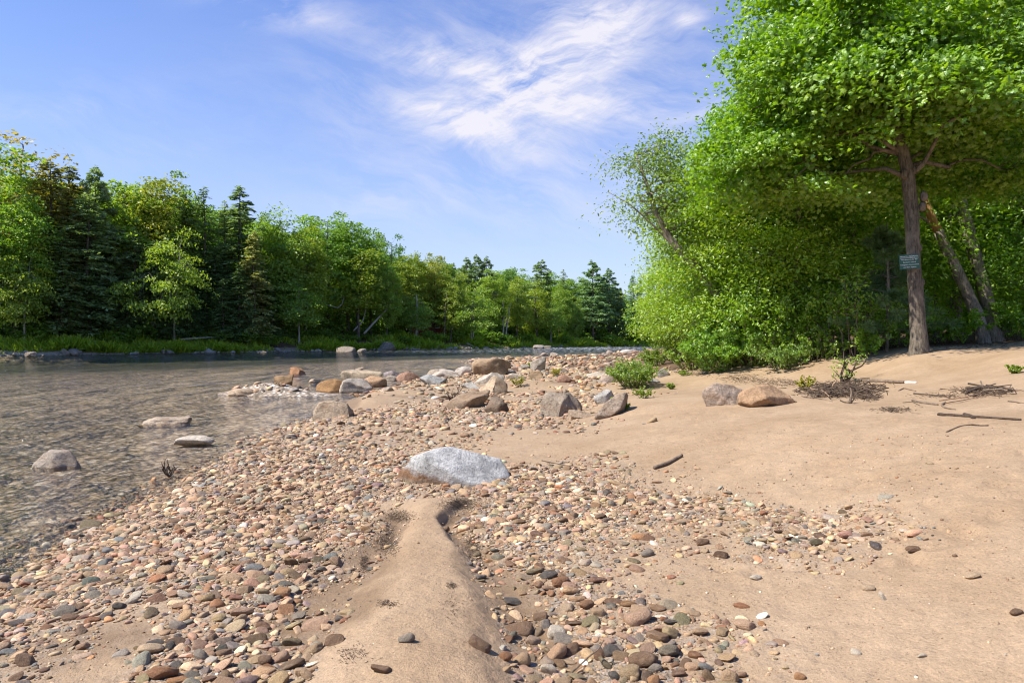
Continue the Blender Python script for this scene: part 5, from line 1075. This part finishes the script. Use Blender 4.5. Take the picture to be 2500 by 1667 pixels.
ground_stick('driftwood_stick', 'second pale stick slanting beneath the first to the pile', Z4([(1540, 462), (1720, 430), (1880, 398), (2030, 362)]), 3.5, 'drift_tan', .02)
ground_stick('driftwood_stick', 'hooked brown root end below the slanting pale sticks', Z4([(1530, 448), (1490, 472), (1530, 500), (1640, 518)]), 6, 'drift')
ground_stick('driftwood_stick', 'pale arched root bending beside the leaning sprout', Z4([(130, 330), (230, 342), (285, 372), (318, 412)]), 5, 'drift_tan', .05)
ground_stick('driftwood_stick', 'grey pole lying in front of the brush heap', Z4([(30, 378), (200, 398), (355, 432)]), 3.5, 'drift')
ground_stick('driftwood_stick', 'bent tan root standing in the brush heap', Z4([(430, 345), (345, 270), (400, 205), (340, 150)]), 4.5, 'drift_tan', ups=0)
ground_stick('driftwood_stick', 'upright forked branch stub at the edge of the brush heap', Z4([(530, 450), (555, 345), (540, 285)]), 6, 'drift', ups=0)
ground_stick('driftwood_stick', 'dark twig leaning against the forked branch stub', Z4([(540, 450), (580, 400), (572, 335)]), 3.5, 'drift_dark', ups=0)
ground_stick('driftwood_stick', 'curved twig trailing from the forked branch stub', Z4([(435, 420), (490, 445), (590, 452)]), 3.5, 'drift_dark')
PILE = [([(1745, 335), (1850, 325), (1960, 315)], 6, 'drift_dark'), ([(1775, 285), (1990, 325), (2260, 360)], 5, 'drift_dark'), ([(1900, 262), (1915, 300), (1935, 335)], 4, 'drift'), ([(1740, 388), (1850, 345), (2060, 288)], 5, 'drift_dark'), ([(2000, 335), (2110, 315), (2225, 298)], 4, 'drift_dark'), ([(2070, 352), (2200, 340), (2222, 297)], 4, 'drift'), ([(1760, 370), (1880, 338), (1990, 330)], 7, 'drift_dark'), ([(1960, 300), (2080, 320), (2210, 335)], 4, 'drift_dark'), ([(1930, 355), (2020, 352), (2160, 348)], 4, 'drift'), ([(2080, 380), (2160, 372), (2260, 358)], 3, 'drift_dark')]
lab_p = ['thick dark stick at the base of the stick pile', 'longest stick crossing the whole stick pile', 'short twig sticking up out of the stick pile', 'stick rising diagonally through the stick pile', 'thin dark stick crossing the pile tips', 'forked grey end of the stick pile', 'thickest short stick inside the stick pile', 'dark stick under the pile tips', 'grey stick low across the pile front', 'slender stick at the far foot of the pile']
for (L, wv, mt), lb in zip(PILE, lab_p):
    ground_stick('driftwood_stick', lb, Z4(L), wv, mt, .06, 'sticks of the driftwood pile')
ground_stick('driftwood_stick', 'thin stick trailing from the pile towards the frame edge', Z4([(2200, 322), (2320, 312), (2352, 326)]), 3, 'drift')
ground_stick('driftwood_stick', 'brown stick beyond the pile cut by the frame edge', Z4([(2190, 430), (2270, 442), (2380, 456)]), 4, 'drift_dark')
ground_stick('driftwood_stick', 'twisted little twig on sand between log and stick pile', Z4([(1045, 318), (1100, 292), (1150, 305), (1225, 322)]), 4, 'drift')
ground_stick('driftwood_stick', 'grey weathered stick with a raised end on the open sand', [(1597, 1146), (1632, 1134), (1652, 1122), (1665, 1115)], 9, 'drift', .01, tip=.8)
ground_stick('driftwood_stick', 'thin forked twig on sand behind the big pale boulder', [(1323, 1125), (1366, 1134), (1414, 1141)], 3, 'drift_dark')
ground_stick('driftwood_stick', 'slender twig standing up among the near cobbles', [(1386, 1650), (1440, 1600), (1460, 1585), (1475, 1561)], 4.5, 'drift', ups=0, tip=.6)
ground_stick('driftwood_stick', 'hooked twig on the outer stony strip', [(1850, 1275), (1870, 1255), (1892, 1245), (1908, 1290)], 4, 'drift_tan')
ground_stick('driftwood_stick', 'short dark twig in the outer stony strip', [(1415, 1302), (1440, 1290), (1462, 1278)], 4, 'drift_dark')
ground_stick('driftwood_stick', 'bent branch lying over the low grey-green bush', [(1888, 880), (1900, 858), (1930, 852), (1985, 854)], 4, 'drift', ups=0)
ground_stick('driftwood_stick', 'small broken stick lying beside the orange-brown boulder', [(1920, 972), (1935, 980), (1945, 982)], 5, 'drift_dark')
# dead root and leaning sprout
def root(px, py, name, lab, h, n, seed, leaf=False):
    g = G(px, py); e = empty(name, g, lab, 'dead shrub' if not leaf else 'sapling'); r = np.random.default_rng(seed); mb = MB(); P = []
    for i in range(n):
        a = r.uniform(-PI, PI); L = h*r.uniform(.5, 1.1); st = bez(np.zeros(3), np.array([math.cos(a)*.55, math.sin(a)*.3, r.uniform(.4, 1)])*L, .05, r, 6, .07); mb.tube(st, np.linspace(.018*h/.5, .004, 6), 5)
        for q in range(3):
            j = r.integers(2, 6); tw = bez(st[j], st[j]+r.normal(0, .2, 3)*L+np.array([0, 0, .08]), .05, r, 4, .06); mb.tube(tw, np.linspace(.008, .003, 4), 4); P += list(tw[1:])
    mb.build('branches', M['drift_dark'], e)
    if leaf:
        p = np.array(P); p = np.repeat(p, 5, 0)+r.normal(0, .04, (len(p)*5, 3)); V, Fc, v = leaves(T_OVAL, p, r.normal(0, .6, p.shape)+np.array([0, 0, .6]), r.uniform(0, 6, len(p)), r.uniform(.04, .075, len(p)), np.clip(r.normal(.6, .2, len(p)), 0, 1)); c = mk('foliage', V, Fc, M['sap'], False, {'v': v}, e)
root(1104, 984, 'dead_root', 'dark dead root sticking up beside the leaning slab boulder', .5, 10, 71)
root(2062, 938, 'leaning_sprout', 'leafy crooked sprout growing from the brush heap', 1.0, 5, 72, True)
root(413, 1163, 'dead_weed', 'small dark weed standing in the shallows', .22, 7, 73)
# twig and leaf litter nobody could count
def litter():
    r = np.random.default_rng(91); V, Fc = [], []; n = 0; mb = MB()
    patches = [(2055, 955, 75, 14, 1100, .05, .16), (2020, 962, 50, 10, 420, .05, .14), (2122, 972, 24, 7, 260, .03, .09), (2180, 1003, 40, 5, 190, .02, .05), (2400, 960, 60, 9, 260, .03, .10), (2300, 968, 60, 5, 120, .01, .06), (1810, 925, 60, 9, 420, .02, .07), (1900, 935, 80, 9, 420, .02, .07), (1700, 912, 50, 6, 260, .01, .07), (1128, 1230, 48, 16, 2000, .003, .012), (975, 1262, 38, 14, 1100, .003, .012), (945, 1325, 26, 28, 1200, .003, .012), (1155, 1330, 20, 32, 900, .003, .012), (890, 1375, 10, 20, 600, .003, .012), (945, 1475, 22, 8, 120, .003, .014), (1102, 1430, 12, 6, 70, .003, .014), (860, 1600, 40, 25, 100, .003, .014), (1105, 1480, 30, 30, 60, .003, .014), (2300, 842, 140, 7, 900, .01, .09), (2120, 850, 70, 6, 380, .01, .08), (1420, 1000, 60, 15, 120, .004, .05), (1700, 1080, 500, 40, 220, .002, .022), (1950, 1150, 500, 70, 160, .002, .018), (2000, 1350, 450, 160, 200, .002, .013), (1500, 1500, 300, 120, 60, .002, .018)]
    for px, py, sx, sy, m, hz0, L in patches:
        for i in range(m):
            a, c = px+r.normal(0, sx*.55), py+r.normal(0, sy*.55)
            d = ZC*F_/max(c-HY, 4); mb_p = (a, c); mb.V.append(mb_p+(hz0, L*r.uniform(.4, 1.4)))
    L = np.array(mb.V)
    # intersect with the ground all at once by marching down the sight line
    px, py, h0, ln = L.T; lo = np.full(len(L), 2.); hi = np.full(len(L), 60.)
    for d in np.geomspace(2, 60, 200):
        x = (px-CX)/F_*d; z = ZC+(HY-py)/F_*d; gap = z-height(x, np.full(len(L), d), False); new = (gap < 0) & (hi > 59)
        if d > 2: hi = np.where(new, dp_+(d-dp_)*gp_/(gp_-gap+1e-9), hi)
        dp_, gp_ = d, gap
    d = hi; x = (px-CX)/F_*d; z = height(x, d, False); ok = d < 45; x, d, z, h0, ln = x[ok], d[ok], z[ok], h0[ok], ln[ok]
    m = len(x); a = r.uniform(0, 6.28, m); el = r.normal(0, .25, m); dr = np.stack([np.cos(a)*np.cos(el), np.sin(a)*np.cos(el), np.sin(el)], 1); p = np.stack([x, d, z+np.abs(r.normal(0, 1, m))*h0+.003], 1)
    w_ = ln*.055+.0012; u = np.cross(dr, np.array([0, 0, 1.])); u /= np.linalg.norm(u, axis=1, keepdims=True); v = np.cross(u, dr)
    ring = [(u*math.cos(t)+v*math.sin(t)) for t in (0, 2.09, 4.19)]
    V = np.stack([p-dr*ln[:, None]/2+q*w_[:, None] for q in ring]+[p+dr*ln[:, None]/2+q*w_[:, None]*.5 for q in ring], 1); Fq = np.array([[0, 1, 4, 3], [1, 2, 5, 4], [2, 0, 3, 5]])
    Fc = (Fq[None]+(np.arange(m)*6)[:, None, None]).reshape(-1, 4)
    tag(mk('twig_litter', V.reshape(-1, 3), Fc, M['litter'], False), 'dark twig and bark litter washed up in drifts on the sand', 'litter', kind='stuff')
litter()
SKY_V, SKY_S, SUN_E, EXPO = 1.0, .15, 3.8, 1.2
SKY_T = (.15, .375, .62); SKY_H = (2.45, 2.62, 2.95); SKY_C = (2.72, 2.65, 2.88)
# ------------------------------------------------------------------ light, sky, camera
SUN_EL, SUN_AZ = R(51), math.atan2(-.92, -.26)
w = bpy.data.worlds.new('World'); sc.world = w; w.use_nodes = True; nt = w.node_tree; nt.nodes.clear()
class WB(NB):
    def __init__(s): s.nt = nt; s.N = nt.nodes; s.L = nt.links
b = WB()
sky = b.n('ShaderNodeTexSky', sky_type='NISHITA', sun_disc=False, sun_elevation=SUN_EL, sun_rotation=SUN_AZ, altitude=200, air_density=1.0, dust_density=1.2, ozone_density=2.2)
dirv = b.n('ShaderNodeTexCoord').outputs['Generated']
sp = b.n('ShaderNodeSeparateXYZ', {'Vector': dirv}); yy = b.math('MAXIMUM', sp.outputs[1], .08)
az = b.math('DIVIDE', sp.outputs[0], yy); el = b.math('DIVIDE', sp.outputs[2], yy)
uv = b.n('ShaderNodeCombineXYZ', {0: az, 1: el}).outputs[0]
warp = b.n('ShaderNodeTexNoise', {'Vector': uv, 'Scale': 3.5, 'Detail': 4.}).outputs['Color']
uvw = b.n('ShaderNodeVectorMath', {0: uv, 1: b.scalev(warp, (.22, .14, 0))}, operation='ADD').outputs[0]
def streak(rot, sx, sy, scale, det=7, rough=.62):
    mp = b.n('ShaderNodeMapping', {'Vector': b.n('ShaderNodeMapping', {'Vector': uvw, 'Rotation': (0, 0, rot)}).outputs[0], 'Scale': (sx, sy, 1)}).outputs[0]
    return b.noise(mp, scale, det, rough)
s1 = streak(-.42, 1., 3.0, 4.6, 9, .66); s2 = streak(.3, 1., 3.6, 5.0, 9, .66)
def blob(px, py, rx, ry, rot, amp):
    c = ((px-CX)/F_, (HY-py)/F_); rx /= F_; ry /= F_
    dx = b.math('SUBTRACT', az, c[0]); dy = b.math('SUBTRACT', el, c[1]); cs, sn = math.cos(rot), math.sin(rot)
    u = b.math('DIVIDE', b.math('ADD', b.math('MULTIPLY', dx, cs), b.math('MULTIPLY', dy, sn)), rx)
    v = b.math('DIVIDE', b.math('ADD', b.math('MULTIPLY', dx, -sn), b.math('MULTIPLY', dy, cs)), ry)
    q = b.math('ADD', b.math('MULTIPLY', u, u), b.math('MULTIPLY', v, v))
    return b.math('MULTIPLY', b.math('EXPONENT', b.math('MULTIPLY', q, -1.)), amp)
def total(L):
    t = L[0]
    for q in L[1:]: t = b.math('ADD', t, q)
    return t
m1 = total([blob(*p) for p in [(1400, 140, 250, 90, .5, 1.), (1090, 145, 130, 45, -.1, .75), (1130, 310, 170, 40, -.32, .8), (1560, 262, 260, 45, 0., .6), (1420, 25, 130, 35, .1, .7), (1240, 215, 200, 70, .5, .5), (690, 25, 170, 45, -.15, .5), (1680, 50, 35, 30, 0, .6)]])
m2 = total([blob(*p) for p in [(1300, 230, 520, 230, 0, .75), (100, 260, 330, 60, .1, .28), (950, 480, 200, 55, .1, .35), (300, 360, 200, 60, 0, .2), (1500, 480, 500, 120, 0, .3)]])
c1 = b.math('MULTIPLY', m1, b.ramp(s1, [(.40, 0.), (.74, 1.)])); c2 = b.math('MULTIPLY', m2, b.ramp(s2, [(.40, 0.), (.72, 1.)]))
cm = b.math('MINIMUM', b.math('ADD', b.math('MULTIPLY', c1, 1.7), b.math('MULTIPLY', c2, .9)), .92)
hs = b.n('ShaderNodeHueSaturation', {'Hue': .512, 'Saturation': 1.12, 'Value': SKY_V, 'Color': sky.outputs[0]}).outputs[0]
hz_ = b.math('MULTIPLY', b.math('EXPONENT', b.math('MULTIPLY', b.math('MAXIMUM', sp.outputs[2], 0.), -3.5)), .95)
hs = b.mix(1., hs, tuple(SKY_T), 'MULTIPLY')
skyc = b.mix(hz_, hs, tuple(SKY_H))
skyc = b.mix(cm, skyc, tuple(SKY_C))
bg = b.n('ShaderNodeBackground', {'Color': skyc, 'Strength': SKY_S}).outputs[0]
b.n('ShaderNodeOutputWorld', {'Surface': bg})
sun = bpy.data.lights.new('sun', 'SUN'); sun.energy = SUN_E; sun.angle = R(.53); sun.color = (1, .94, .84)
so = bpy.data.objects.new('sun', sun); COL.objects.link(so)
sd_ = Vector((math.sin(SUN_AZ)*math.cos(SUN_EL), math.cos(SUN_AZ)*math.cos(SUN_EL), math.sin(SUN_EL)))
so.rotation_euler = sd_.to_track_quat('Z', 'Y').to_euler()
cam = bpy.data.cameras.new('camera'); cam.sensor_width = 36; cam.lens = 24.0; cam.clip_end = 2000; cam.clip_start = .05
cam.shift_y = -(833.5-HY)/2500
co = bpy.data.objects.new('camera', cam); COL.objects.link(co); co.location = (0, 0, ZC); co.rotation_euler = (R(90), 0, 0); sc.camera = co
vs = sc.view_settings; vs.view_transform = 'Standard'; vs.look = 'None'; vs.exposure = EXPO; vs.gamma = 1; vs.use_curve_mapping = False
sc.cycles.max_bounces = 8; sc.cycles.diffuse_bounces = 5; sc.cycles.glossy_bounces = 2; sc.cycles.transmission_bounces = 2; sc.cycles.transparent_max_bounces = 6
sc.cycles.pixel_filter_type = 'BLACKMAN_HARRIS'; sc.cycles.filter_width = 1.15
sc.cycles.caustics_reflective = False; sc.cycles.caustics_refractive = False; sc.cycles.sample_clamp_indirect = 6
